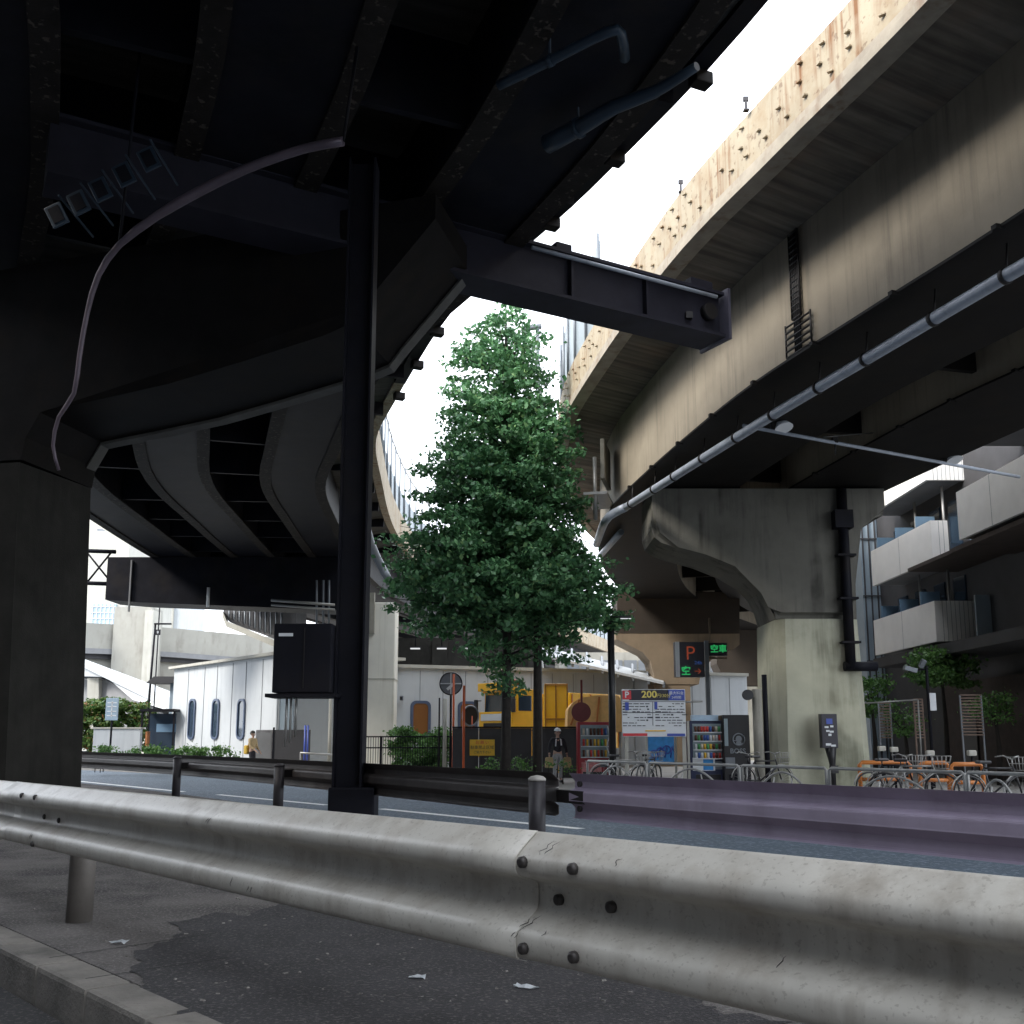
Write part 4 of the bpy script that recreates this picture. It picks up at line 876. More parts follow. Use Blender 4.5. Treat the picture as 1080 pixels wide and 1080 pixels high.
# street furniture at left
t = thing('street_lamp', 'slim dark street lamp with side arm before the concrete pylon', 'street lamp', (X(154, 60), 60, SW))
bm = B(); tube(bm, [(0, 0, 0), (.05, 0, 4), (.16, 0, W(0, 658, 60).z-SW)], [.09, .07, .06], 8); obj('pole', bm, STEEL, t)
bm = B(); box(bm, (.6, 0, W(0, 658, 60).z-SW), (1.0, .2, .09), bev=.03); obj('lamp_head', bm, STEEL, t)
t = thing('street_sign', 'small dark square sign on a thin post above the road bridge', 'sign', (W(165, 700, 62).x, 62, SW))
bm = B(); tube(bm, [(0, 0, 0), (0, 0, W(0, 640, 62).z-SW)], .04, 6); obj('post', bm, STEEL, t); bm = B(); box(bm, (0, -.06, W(0, 667, 62).z-SW), (.32, .05, .34)); obj('plate', bm, BLK, t)
text('8', .22, (0, -.09, W(0, 667, 62).z-SW), SIGNW, t)
t = thing('direction_sign', 'pale blue tall direction sign on a post by the hedge', 'sign', (W(118, 760, 49).x, 49, SW))
bm = B(); tube(bm, [(0, 0, 0), (0, 0, 3.2)], .05, 8); obj('post', bm, STEEL, t)
bm = B(); box(bm, (0, -.07, W(0, 748, 49).z-SW), (.60, .05, 1.05), bev=.015); obj('plate', bm, mat('pale blue sign', (0.34, 0.45, 0.55), .5, 0, .05, 2, 0), t)
bm = B()
for dz in (-.3, -.1, .12, .3): box(bm, (0, -.1, W(0, 748, 49).z-SW+dz), (.44, .006, .05))
box(bm, (0, -.1, W(0, 748, 49).z-SW), (.05, .006, .75)); obj('marking', bm, SIGNW, t)
t = thing('garden_wall', 'low white rendered wall in front of the hedge at left', 'wall', (W(124, 780, 52).x, 52, SW))
bm = B(); box(bm, (0, 0, .85), (2.35, .3, 1.7+.25), bev=.02); obj('wall', bm, WHITE, t); bm = B(); box(bm, (0, 0, 1.87), (2.45, .4, .07)); obj('coping', bm, PALE, t)
t = thing('bus_shelter', 'dark glazed bus shelter with a pale blue notice left of the white building', 'shelter', (W(165, 790, 53).x, 53, SW))
hs = W(0, 749, 53).z-SW; bm = B(); box(bm, (0, .5, hs), (1.75, 1.5, .12)); obj('roof', bm, STEEL, t)
bm = B()
for dx in (-.82, .82): box(bm, (dx, 0, hs/2), (.09, .09, hs)); box(bm, (dx, 1.1, hs/2), (.09, .09, hs))
obj('frame', bm, STEEL, t)
bm = B(); box(bm, (0, 1.05, hs/2), (1.55, .05, hs-.3)); obj('back_panel', bm, GLD, t)
bm = B(); box(bm, (.1, 1.0, hs*.68), (1.0, .03, .42)); obj('notice', bm, GLB, t); bm = B(); box(bm, (-.66, .5, hs*.45), (.1, .4, .9)); obj('lit_panel', bm, mat('orange notice', (.5, .2, .08), .5), t)
t = thing('canopy', 'small dark awning on a pale post left of the white panel building', 'canopy', (W(176, 740, 55).x, 55, SW))
bm = B(); p = W(176, 716, 55).z-SW; prism(bm, [(-1.0, -.5, p-.25), (.8, -.5, p-.25), (.8, -.5, p+.1), (-.6, -.5, p+.1)], (0, 1.5, 0)); obj('roof', bm, DGREY, t); bm = B(); box(bm, (.45, 0, p/2-.1), (.5, .4, p-.3)); obj('post', bm, BLUEG, t)

# ------------------------------------------------------------------ leaves
def leaf_mesh(name, clumps, per, size, m, rs, flat=0.55, up=0.5):
    v = []; f = []
    for c, r in clumps:
        for _ in range(int(per*rs.uniform(.7, 1.3))):
            q = Vector((rs.gauss(0, .45), rs.gauss(0, .45), rs.gauss(0, .45)*flat))*r+c
            n_ = Vector((rs.gauss(0, 1), rs.gauss(0, 1), rs.gauss(up, 1))).normalized(); a = n_.orthogonal().normalized(); a.rotate(Matrix.Rotation(rs.uniform(0, 6.28), 3, n_)); b_ = n_.cross(a)
            s_ = size*rs.uniform(.6, 1.3); k = len(v)
            v += [q-a*s_*.5, q+b_*s_*.32+a*s_*.05, q+a*s_*.5, q-b_*s_*.32+a*s_*.05]; f.append((k, k+1, k+2, k+3))
    me = bpy.data.meshes.new(name); me.from_pydata([tuple(p) for p in v], [], f); me.materials.append(m); me.update(); return me
def add_leaves(name, clumps, per, size, m, rs, parent, **k):
    me = leaf_mesh(name, clumps, per, size, m, rs, **k); o = bpy.data.objects.new(name, me); C.objects.link(o); o.parent = parent
    me.transform((Matrix.Translation(parent.location)).inverted()); return o
# the big conical street tree
rs = random.Random(5); YT = 30.0
tt = thing('street_tree', 'tall conical green street tree in the gap between the two viaducts', 'tree', (X(533, YT), YT, SW))
prof = [(309, 533, 534), (322, 529, 540), (345, 496, 552), (370, 484, 570), (385, 480, 575), (400, 482, 572), (420, 478, 580), (445, 473, 592), (465, 472, 597), (490, 462, 603), (515, 458, 601), (540, 450, 605), (560, 432, 604), (575, 418, 606), (590, 414, 618), (610, 422, 636), (630, 420, 642), (650, 440, 645), (670, 452, 638), (690, 468, 605), (712, 495, 598), (735, 505, 582)]
def prange(y):
    for (a, b_, c_), (a2, b2, c2) in zip(prof[:-1], prof[1:]):
        if a <= y <= a2: f = (y-a)/(a2-a); return b_+(b2-b_)*f, c_+(c2-c_)*f
    return 530, 535
clumps = []; branches = []
trunkpts = [Vector((X(533, YT, -.3), YT, SW)), W(534, 740, YT), W(535, 640, YT), W(532, 520, YT), W(533, 400, YT), W(534, 316, YT)]
y = 314.0
while y < 738:
    l_, r_ = prange(y); ctr = 533; zc = Zy(y, YT)
    wl = max(.12, (ctr-l_)/1080*YT*1.04-(.20 if y < 540 else .66)); wr = max(.12, (r_-ctr)/1080*YT*1.04-(.18 if y < 540 else .34))
    nb = max(2, int(2+ (wl+wr)*2.9)) if y < 660 else (4 if y < 700 else 2)
    ph = rs.uniform(0, 6.28)
    for k in range(nb):
        a = ph+6.283*k/nb+rs.uniform(-.25, .25); ca_, sa_ = math.cos(a), math.sin(a)
        rad = (wr if ca_ > 0 else wl)*abs(ca_)+(wl+wr)/2*abs(sa_)
        rad *= rs.choice((1.0, 1.04, .9, .72, 1.14, .97)); base_skip = rs.random() < .06; droop = rs.uniform(-.15, .35)
        if base_skip and y > 380: continue
        base = Vector((X(ctr, YT, zc), YT, zc)); tip = base+Vector((ca_*rad, sa_*rad, droop))
        if y > 360 and rs.random() < .6: branches.append((base+Vector((0, 0, -.3)), tip))
        m_ = max(1, int(rad/.42))
        for j in range(m_):
            f = (j+1)/m_
            if f < .35 and rs.random() < .35: continue
            p = base.lerp(tip, f*rs.uniform(.92, 1.0))+Vector((rs.uniform(-.14, .14), rs.uniform(-.14, .14), rs.uniform(-.12, .12)-.25*f*f*(rad > 1)))
            clumps.append((p, rs.uniform(.28, .48) if rad > .5 else .25))
    y += 9.5 if y < 650 else 13
bm = B(); tube(bm, trunkpts, [.165, .14, .13, .10, .06, .015], 10)
tube(bm, [Vector((X(567, YT, -.3), YT+.4, SW)), Vector((X(567, YT, 3), YT+.4, 3.2)), Vector((X(568, YT, 5), YT+.3, 5.4)), Vector((X(560, YT, 8), YT+.2, 8.0))], [.13, .11, .09, .03], 8)
for a, b_ in branches: tube(bm, [a, a.lerp(b_, .5)+Vector((0, 0, .06)), b_], [.035, .022, .006], 5, cap=False)
wobj('trunk', bm, BARK, tt)
add_leaves('crown', clumps, 48, .168, LEAF, rs, tt, flat=.5, up=.8)
# right hand side trees and shrubs
def shrub(name, label, cat, px, Y, ytop, ybot, wpx, m, seed, zb=SW, trunk=False, size=.11, per=60, dens=1.0, group=None, dpt=None):
    rs = random.Random(seed); base = Vector((W(px, 790, Y).x, Y, zb)); t = thing(name, label, cat, base, group=group)
    z1 = W(0, ytop, Y).z; z0 = max(zb, W(0, ybot, Y).z); rw = wpx/2/1080*Y*1.02; rd = dpt or min(rw, 1.0); cl_ = []
    n_ = int(max(8, rw*rd*(z1-z0)*22*dens))
    for _ in range(n_):
        u = rs.uniform(-1, 1); v_ = rs.uniform(-1, 1); h_ = rs.random()
        if u*u+v_*v_ > 1.15: continue
        top_ = 1-.35*(u*u) if trunk or wpx < 40 else 1-.12*rs.random()
        cl_.append((Vector((base.x+u*rw, Y+v_*rd, z0+(z1-z0)*h_*top_)), rs.uniform(.22, .38)))
    bm = B(); 
    if trunk:
        tube(bm, [base, base+Vector((.05, 0, (z0-zb)*.6)), base+Vector((0, 0, z0-zb+.5*(z1-z0)))], [.09, .07, .03], 7)
        for _ in range(5): q = rs.choice(cl_)[0]; tube(bm, [base+Vector((0, 0, z0-zb+.1)), q], [.03, .008], 5)
    else:
        for _ in range(6): q = rs.choice(cl_)[0]; tube(bm, [Vector((q.x, q.y, zb)), q], [.02, .006], 5)
    wobj('trunk' if trunk else 'stems', bm, BARK, t); add_leaves('crown' if trunk else 'foliage', cl_, per, size, m, rs, t); return t
shrub('hedge', 'bushy mixed green and reddish hedge behind the low white wall at left', 'hedge', 112, 55, 738, 792, 82, LEAFH, 1, size=.2, per=90, dens=1.6, dpt=1.2)
shrub('low_hedge', 'thin strip of low green planting along the top of the left guardrail', 'hedge', 172, 42, 788, 803, 150, LEAFB, 2, size=.12, per=60, dens=5, dpt=.4)
shrub('bush', 'rounded green bush behind the slatted fence left of the truck', 'bush', 446, 41.5, 767, 812, 64, LEAFB, 3, size=.13, per=80, dens=3)
for k, (px, w__, lab) in enumerate(((523, 60, 'low ground shrubs at the foot of the tall tree, left of the trunk'), (575, 62, 'low ground shrubs at the foot of the tall tree, right of the trunk'))):
    shrub('ground_shrub', lab, 'shrub', px, 30.6, 799, 812, w__, LEAFB, 20+k, size=.08, per=50, dens=2.5, dpt=.35, group='shrubs at the foot of the street tree')
shrub('small_tree', 'small spreading green tree before the balconied building at right', 'tree', 998, 33, 684, 722, 62, LEAFB, 4, trunk=True, size=.13, per=50, dens=4)
shrub('small_tree', 'dim green tree just right of the mossy pier', 'tree', 922, 34, 712, 752, 36, LEAFB, 5, trunk=True, size=.13, per=45, dens=4)
shrub('shrub', 'pale leaved shrub at the right edge beside the lattice screen', 'shrub', 1052, 30, 730, 762, 36, LEAFB, 6, trunk=True, size=.11, per=45, dens=4)
shrub('shrub', 'dark shrub between the two brown lattice screens', 'shrub', 955, 33, 745, 775, 34, LEAFB, 7, trunk=True, size=.11, per=35, dens=4)

# ------------------------------------------------------------------ fences, planter and poles in the centre
t = thing('slat_fence', 'dark slatted metal fence around the bush left of the truck', 'fence', (X(430, 40), 40, SW))
xa, xb_ = X(386, 40), X(478, 40); zt = W(0, 777, 40).z
bm = B(); x = xa
while x < xb_: box(bm, (x, 40, (zt+SW)/2), (.02, .03, zt-SW)); x += .095
wobj('slats', bm, STEEL, t)
bm = B()
for z in (zt, zt-.42, SW+.15): box(bm, ((xa+xb_)/2, 40, z), (xb_-xa, .05, .05))
wsplit('rail', bm, STEEL, t)
for px in (402, 477): bm = B(); box(bm, (X(px, 40), 40, (zt+SW)/2), (.09, .09, zt-SW+.06)); wobj('post', bm, STEEL, t)
t = thing('hoarding', 'dark panelled hoarding behind the tree trunks, in front of the truck', 'fence', (X(540, 36), 36, SW))
xa, xb_ = X(477, 36), X(614, 36); zt = W(0, 768, 36).z
bm = B(); k = 0; x = xa
while x < xb_-.3: box(bm, (x+.46, 36, (zt+SW)/2), (.90, .05, zt-SW), bev=.008); x += .92
wobj('panel', bm, DGREY, t)
bm = B(); box(bm, ((xa+xb_)/2, 36, zt+.03), (xb_-xa, .09, .05)); wobj('top_rail', bm, STEEL, t)
t = thing('warning_sign', 'yellow notice board with dark lettering on the hoarding left of the trunk', 'sign', W(508.5, 797, 35.8))
zc = (W(0, 780, 35.8).z-W(0, 797, 35.8).z)/2; bm = B(); box(bm, (0, 0, zc), (.86, .03, zc*2), bev=.01); obj('board', bm, SIGNY, t)
text('お 願 い', .13, (0, -.02, zc+.17), SIGNR, t); text('駐車禁止区域', .135, (0, -.02, zc+.0), INK, t); text('ご協力下さい', .10, (0, -.02, zc-.16), INK, t)
def pole(name, label, px, Y, ytop, r, m, cat='pole', ybot=None):
    x = X(px, Y); z = W(0, ytop, Y).z; b_ = SW if ybot is None else W(0, ybot, Y).z
    bm = B(); tube(bm, [(x, Y, b_), (x, Y, z)], r, 10); return single(name, bm, m, label, cat)
pole('marker_pole', 'tall red orange pole left of the yellow notice board', 489, 34, 723, .042, REDO)
pole('marker_pole', 'thin red orange pole behind the grey round sign', 478, 36.5, 711, .04, REDO)
pole('bollard_pipe', 'short pale pipe standing before the low pale building', 469, 38, 737, .07, PALE)
pole('bollard_pipe', 'thin dark pipe left of the grey round sign', 463, 38, 736, .03, STEEL)
pole('street_pole', 'black street pole between the tarpaulin and the parking signboard', 646, 29.5, 655, .10, BLK)
t = thing('traffic_mirror', 'round grey sign seen from behind on a thin post, left of the truck', 'sign', (X(475, 37), 37, SW))
zc = W(0, 721, 37).z-SW; rr_ = .40
bm = B(); tube(bm, [(0, .06, 0), (0, .06, zc+.2)], .04, 8); obj('post', bm, STEEL, t)
bm = B(); disc(bm, (0, 0, zc), rr_, .035); obj('disc', bm, GREYS, t)
bm = B(); torus(bm, (0, 0, zc), rr_, .022, 'Y', 28, 6); obj('rim', bm, BLK, t)
bm = B(); box(bm, (0, -.02, zc), (.75, .03, .035)); box(bm, (0, -.02, zc), (.035, .03, .75)); box(bm, (0, -.022, zc-.1), (.1, .03, .35), 0, 0, R(50)); obj('brace', bm, SIGNW, t)
t = thing('traffic_mirror', 'tilted dark round mirror beside the truck bumper', 'mirror', (X(496, 38), 38, SW))
zc = W(0, 755, 38).z-SW; bm = B(); tube(bm, [(.05, .06, 0), (.05, .06, zc)], .035, 8); obj('post', bm, REDO, t)
bm = B(); disc(bm, (0, 0, zc), .36, .05, 28, R(38)); obj('disc', bm, BLK, t); bm = B(); torus(bm, (0, 0, zc), .36, .035, 'Y', 28, 6, R(38)); obj('rim', bm, GREYS, t)
t = thing('round_sign', 'dull red round sign seen from behind on a pole above the red vending machine', 'sign', (X(614, 31.8), 31.8, SW))
zc = W(0, 751, 31.8).z-SW; bm = B(); tube(bm, [(0, .05, 0), (0, .05, W(0, 717, 31.8).z-SW)], .035, 8); obj('pole', bm, REDD, t)
bm = B(); disc(bm, (-.02, 0, zc), .30, .03); obj('disc', bm, REDD, t)
# tall lamp behind the tree
t = thing('street_lamp', 'tall grey street lamp rising behind the right side of the tree crown', 'street lamp', (X(569, 33.5), 33.5, SW))
zt = W(0, 345, 33.5).z-SW; dx = X(567, 33.5, zt)-X(569, 33.5, 0)
bm = B(); tube(bm, [(0, 0, 0), (dx*.5, 0, zt*.5), (dx, 0, zt)], [.10, .08, .06], 8); obj('pole', bm, GREYS, t)
bm = B(); box(bm, (dx-.22, 0, zt-.02), (.72, .26, .13), 0, 0, R(-8), bev=.04); obj('lamp_head', bm, GREYS, t)

# ------------------------------------------------------------------ truck
t = thing('truck', 'yellow orange truck with a box body standing behind the tree trunks', 'truck', (X(505, 46), 46.0, SW), R(-48))
a = -48
def tb_(name, parts, m, par=None):
    bm = B()
    for p in parts: box(bm, p[0], p[1], 0, p[2] if len(p) > 2 else 0, 0, p[3] if len(p) > 3 else .03)
    return obj(name, bm, m, par or t)
cab = tb_('cab', [((1.1, .85, 1.55), (2.2, 1.7, 1.9)), ((1.1, 1.0, 2.85), (2.14, 1.4, 1.0)), ((1.1, .95, 3.4), (2.16, 1.55, .16))], YELLOW)
tb_('windscreen', [((1.1, .27, 2.86), (1.94, .05, .78), R(-4))], GLD, cab)
tb_('side_window', [((2.178, .78, 2.86), (.03, .75, .66))], GLD, cab); tb_('door_seam', [((2.205, .9, 1.7), (.012, .9, .03))], BLK, cab)
tb_('sun_visor', [((1.1, .12, 3.58), (2.1, .5, .36))], YELLOW, cab); tb_('beacon', [((1.1, .9, 3.8), (.9, .3, .22))], REDO, cab)
tb_('front_panel', [((1.1, -.012, 2.26), (1.9, .03, .30))], SIGNW, cab); tb_('grille', [((1.1, -.03, 1.93), (1.5, .05, .16)), ((1.1, -.03, 1.62), (1.5, .05, .18))], BLK, cab)
tb_('bumper', [((1.1, -.08, .75), (2.25, .24, .44))], YELLOW, cab)
for s in (.28, 1.92): tb_('headlight', [((s, -.04, 1.25), (.32, .06, .2))], SIGNW, cab)
for s in (-.14, 2.34): tb_('mirror', [((s, -.05, 2.75), (.2, .1, .6)), ((s+(.1 if s < 0 else -.1), .05, 3.0), (.3, .04, .04))], BLK, cab)
cr = tb_('crane', [((1.1, 2.0, 2.0), (.6, .5, 2.4)), ((1.1, 3.2, 3.05), (.4, 3.4, .32)), ((1.1, 2.1, 2.8), (.9, .8, .4))], YELLOW)
tb_('arm_joint', [((1.1, 1.75, 3.1), (.5, .3, .5))], REDO, cr)
bx_ = tb_('box_body', [((1.1, 5.2, 2.15), (2.3, 3.4, 2.5))], YELLOW)
tb_('rib', [((2.27, 3.6+k*.62, 2.15), (.06, .08, 2.4)) for k in range(6)]+[((1.1-.9+k*.6, 3.48, 2.15), (.07, .05, 2.4)) for k in range(4)], ORANGE, bx_)
tb_('chassis', [((1.1, 3.6, .75), (1.0, 6.6, .3))], BLK)
for y_ in (.85, 5.6):
    for x_ in (.2, 2.0):
        bm = B(); tube(bm, [(x_-.14, y_, .5), (x_+.14, y_, .5)], .5, 20); wl_ = obj('wheel', bm, BLK, t); bm = B(); tube(bm, [(x_-.16, y_, .5), (x_+.16, y_, .5)], .26, 14); obj('rim', bm, GREYS, wl_)
# tall yellow container panel and the tarpaulin stall
Yc = 41.0; t = thing('container', 'tall yellow ribbed container standing right of the truck cab', 'container', (X(587, Yc), Yc, SW))
xa, xb_ = X(574, Yc, 3), X(598, Yc, 3); hz_ = W(0, 721, Yc).z-SW
bm = B(); box(bm, (0, .8, hz_/2), (xb_-xa, 1.6, hz_), bev=.02); obj('body', bm, YELLOW, t)
bm = B()
for f in (-.48, -.02, .48): box(bm, (f*(xb_-xa), -.03, hz_/2), (.05, .05, hz_))
for z in (hz_-.04, hz_*.60, hz_*.50): box(bm, (0, -.03, z), (xb_-xa, .055, .06))
obj('frame', bm, mat('ochre frame', (.38, .17, .03), .5), t)
Yt = 37.0; t = thing('tarpaulin_stall', 'bulky load under a pale orange tarpaulin beside the black street pole', 'stall', (X(627, Yt), Yt, SW))
L = [(598, 772), (599, 748), (604, 741), (612, 736), (632, 733), (653, 734), (656, 745), (657, 772)]
bm = B(); prism(bm, [W(x, y, Yt) for x, y in L], (0, 1.8, 0)); bmesh.ops.bevel(bm, geom=[e for e in bm.edges], offset=.025, segments=2, affect='EDGES'); wobj('tarpaulin', bm, TARP, t)
bm = B(); prism(bm, [W(631, 735, Yt-.02), W(633, 735, Yt-.02), W(629.5, 768, Yt-.02), W(628, 768, Yt-.02)], (0, -.05, 0)); prism(bm, [W(610, 738, Yt-.02), W(612, 738, Yt-.02), W(603, 765, Yt-.02), W(601, 765, Yt-.02)], (0, -.05, 0)); wobj('fold', bm, ORANGE, t)
bm = B()
for px in (602, 628, 654): tube(bm, [Vector((X(px, Yt), Yt+.3, SW)), W(px, 770, Yt+.3)], .05, 6)
wsplit('leg', bm, GALV, t)

# ------------------------------------------------------------------ parking signboard and vending machines
Ys = 28.6
t = thing('parking_signboard', 'large white and navy parking tariff board reading 200 on pale posts', 'sign', (X(690, Ys), Ys, SW))
za = W(0, 727, Ys).z-SW; zb = W(0, 777, Ys).z-SW; wd = X(723, Ys, 2)-X(656, Ys, 2); zm = (za+zb)/2; H_ = za-zb
bm = B(); box(bm, (0, 0, zm), (wd, .08, H_), bev=.01); bd = obj('board', bm, SIGNW, t)
bm = B(); box(bm, (-.13, -.046, za-.16), (wd*.62, .012, .29)); obj('header', bm, SIGNP, bd)
bm = B(); box(bm, (wd*.355, -.046, za-.16), (wd*.27, .012, .29)); obj('blue_header', bm, SIGNB, bd)
bm = B(); box(bm, (-wd/2+.14, -.054, za-.16), (.24, .012, .24)); obj('red_tile', bm, SIGNR, bd); text('P', .24, (-wd/2+.14, -.064, za-.16), SIGNW, bd, bold=.006)
text('200', .26, (-.12, -.056, za-.15), GOLD, bd, bold=.006, sx=1.1); text('円/30分', .12, (.28, -.056, za-.18), GOLD, bd); text('最大料金', .10, (wd*.36, -.056, za-.11), SIGNW, bd); text('24時間', .09, (wd*.36, -.056, za-.23), SIGNW, bd)
bm = B(); zz = za-.31
box(bm, (0, -.046, zz-.03), (wd*.97, .012, .012)); box(bm, (-.03, -.046, zz-.36), (.012, .012, .66)); box(bm, (0, -.046, zz-.33), (wd*.97, .012, .014))
rs = random.Random(9)
for r_ in range(9):
    zr = zz-.09-r_*.075
    for c0, c1 in ((-.86, -.10), (.04, .86)):
        x = c0
        while x < c1-.05:
            l_ = rs.uniform(.04, .16)
            if rs.random() < .68: box(bm, (x+l_/2, -.046, zr), (l_, .01, .022 if rs.random() < .8 else .04))
            x += l_+.03
obj('small_print', bm, INK, bd)
bm = B(); box(bm, (-wd*.42, -.05, zz-.16), (.10, .012, .22)); obj('blue_tile', bm, SIGNB, bd); bm = B(); box(bm, (.06, -.05, zz-.14), (.08, .012, .2)); obj('blue_tile', bm, SIGNB, bd); bm = B(); box(bm, (wd*.34, -.05, zb+.05), (wd*.28, .012, .07)); obj('blue_strip', bm, SIGNB, bd)
bm = B(); box(bm, (-wd*.30, -.05, zb+.055), (wd*.38, .012, .075)); obj('red_strip', bm, SIGNR, bd)
bm = B(); box(bm, (wd*.02, -.05, zb+.16), (wd*.32, .012, .035)); obj('orange_strip', bm, SIGNY, bd)
for px in (661, 722): 
    bm = B(); box(bm, (X(px, Ys)-t.location.x, .08, (za-.05)/2), (.10, .07, za-.05)); obj('post', bm, PALE, t)
bm = B(); tube(bm, [(wd/2-.1, .1, za-.35), (wd/2+.5, .1, za-.33)], .03, 6); obj('tie_bar', bm, GALV, t)
t = thing('banner_board', 'bright blue board with dark scrawled lettering under the parking signboard', 'board', (X(697, 29.6), 29.6, SW))
h0 = W(0, 806, 29.6).z-SW; h1 = W(0, 777, 29.6).z-SW; bm = B(); box(bm, (0, 0, (h0+h1)/2), (.74, .04, h1-h0)); obj('board', bm, SIGNBRT, t)
bm = B()
for k, dx in enumerate((-.20, -.02, .16)): torus(bm, (dx, -.03, (h0+h1)/2-.1+.06*k), .11, .018, 'Y', 14, 5)
for dx in (-.08, .1, .26): tube(bm, [(dx, -.03, (h0+h1)/2-.2), (dx+.06, -.03, (h0+h1)/2+.12), (dx+.1, -.03, (h0+h1)/2-.02)], .016, 5)
obj('scrawl', bm, SIGNB, t)
for dx in (-.40, .42): bm = B(); box(bm, (dx, .02, h1/2), (.06, .06, h1)); obj('post', bm, PALE, t)
CANS = [mat('can colour', c, .35, 0, .05, 2, 0) for c in ((.6, .06, .05), (.7, .6, .5), (.05, .12, .4), (.75, .45, .05), (.7, .72, .75), (.08, .35, .12), (.12, .05, .03))]
def vending(label, px, Y, wdt, H, body, rz, rows, seed, cols=8):
    t = thing('vending_machine', label, 'vending machine', (X(px, Y), Y, SW), rz)
    bm = B(); box(bm, (0, .35, H/2), (wdt, .7, H), bev=.02); obj('body', bm, body, t)
    bm = B(); box(bm, (0, -.006, H*.68), (wdt*.84, .02, H*.54)); dp = obj('display', bm, CASE, t)
    rs = random.Random(seed); per = {}
    for r_ in range(rows):
        z = H*.95-(r_+1)*H*.53/rows+.02
        for c_ in range(cols):
            k = rs.randrange(len(CANS)); bm2 = per.setdefault(k, B()); hh = H*.53/rows*.62; cyl(bm2, (-wdt*.38+wdt*.76*(c_+.5)/cols, -.05, z), wdt*.034, hh, 8)
    for k, bm2 in per.items(): obj('drinks', bm2, CANS[k], dp)
    bm = B()
    for r_ in range(rows): box(bm, (0, -.06, H*.95-(r_+1)*H*.53/rows), (wdt*.82, .08, .025))
    obj('shelf', bm, SIGNW, dp)
    bm = B(); box(bm, (0, -.01, H*.12), (wdt*.72, .03, H*.13), bev=.01); obj('delivery_flap', bm, BLK, t)
    bm = B(); box(bm, (wdt*.28, -.012, H*.32), (wdt*.24, .02, H*.12)); obj('coin_panel', bm, GREYS, t)
    return t
v = vending('red drinks vending machine beside the black street pole', 627, 31.5, 1.02, 1.83, RED, 0, 3, 1, 7)
text('ICE', .14, (-.2, -.02, .62), SIGNW, v)
bm = B(); L = [(.46, -.012, .2), (.38, -.012, .5), (.46, -.012, .8), (.36, -.012, 1.1), (.45, -.012, 1.4), (.40, -.012, 1.7)]; tube(bm, catmull(L, .08), .022, 6); obj('wave_stripe', bm, SIGNW, v)
bm = B(); box(bm, (-.1, -.012, .42), (.6, .02, .42)); obj('poster', bm, mat('pink poster', (.55, .2, .2), .5, 0, .5, 6, 0), v)
v = vending('tall navy and white drinks vending machine packed with cans, right of the parking board', 746, 29.2, .98, 1.83, NAVY, 0, 4, 2, 9)
bm = B(); box(bm, (-.05, .1, 1.90), (.74, .3, .16)); obj('header_sign', bm, mat('pale blue header', (.45, .6, .75), .4), v)
bm = B(); box(bm, (-.12, -.015, .62), (.62, .02, .36)); obj('poster', bm, SIGNW, v); bm = B(); box(bm, (0.0, -.028, .62), (.28, .012, .32)); obj('poster_picture', bm, SIGNBRT, v)
bm = B(); box(bm, (-.55, -.1, .9), (.06, .06, 1.8)); obj('side_post', bm, PALE, v)
t = thing('vending_machine', 'black coffee vending machine with pale oval emblem beside the pier', 'vending machine', (X(777, 28.9), 28.9, SW))
H = 1.98; bm = B(); box(bm, (0, .35, H/2), (.74, .7, H), bev=.02); bo = obj('body', bm, BLK, t)
bm = B(); torus(bm, (.05, -.02, 1.30), .16, .02, 'Y', 24, 5); disc(bm, (.05, -.03, 1.32), .085, .02, 18); box(bm, (.05, -.02, 1.2), (.14, .02, .09)); box(bm, (-.06, -.025, 1.27), (.12, .02, .025)); obj('emblem', bm, GREYS, t)
text('BOSS', .19, (.02, -.012, .98), GREYS, t, bold=.004)
bm = B(); box(bm, (-.29, -.01, 1.5), (.10, .02, .75)); obj('side_panel', bm, CASE, t); bm = B(); box(bm, (-.2, -.01, .66), (.26, .02, .3)); obj('coin_panel', bm, GREYS, t); bm = B(); box(bm, (0, -.01, .25), (.5, .02, .2)); obj('delivery_flap', bm, STEEL, t)
# P sign, green vacancy sign
t = thing('parking_sign', 'dark lit parking sign with a red P hanging on the brown pier', 'sign', W(728, 714, 32))
w2 = (X(744, 32, 3.5)-X(713, 32, 3.5)); h2 = W(0, 677, 32).z-W(0, 714, 32).z
bm = B(); box(bm, (0, .15, h2/2), (w2, .3, h2), bev=.015); obj('case', bm, SIGNP, t); bm = B(); box(bm, (-w2/2+.075, -.01, h2/2), (.13, .03, h2)); obj('white_edge', bm, SIGNW, t)
text('P', .62, (.02, -.01, h2*.66), LEDR, t, bold=-.004); text('24h', .16, (.26, -.01, h2*.40), LEDB, t); text('空', .30, (-.13, -.01, h2*.16), LEDG, t, bold=.008); text('→', .28, (.24, -.01, h2*.16), LEDR, t)
bm = B(); box(bm, (w2/2+.11, .2, -.3), (.12, .12, 2.9)); box(bm, (w2/2+.11, .2, -2.4), (.10, .1, 2.6)); obj('post', bm, GREYS, t)
t = thing('vacancy_sign', 'small dark sign lit with green characters right of the P sign', 'sign', W(757, 690, 33))
bm = B(); box(bm, (0, .1, .16), (.62, .2, .42), bev=.01); obj('case', bm, SIGNP, t); text('空車', .27, (.03, -.01, .16), LEDG, t, bold=.006)
bm = B(); box(bm, (0, .1, -.12), (.6, .15, .05)); tube(bm, [(-.2, .2, -.1), (-.2, .2, 1.2)], .03, 6); obj('bracket', bm, BROWNC, t)
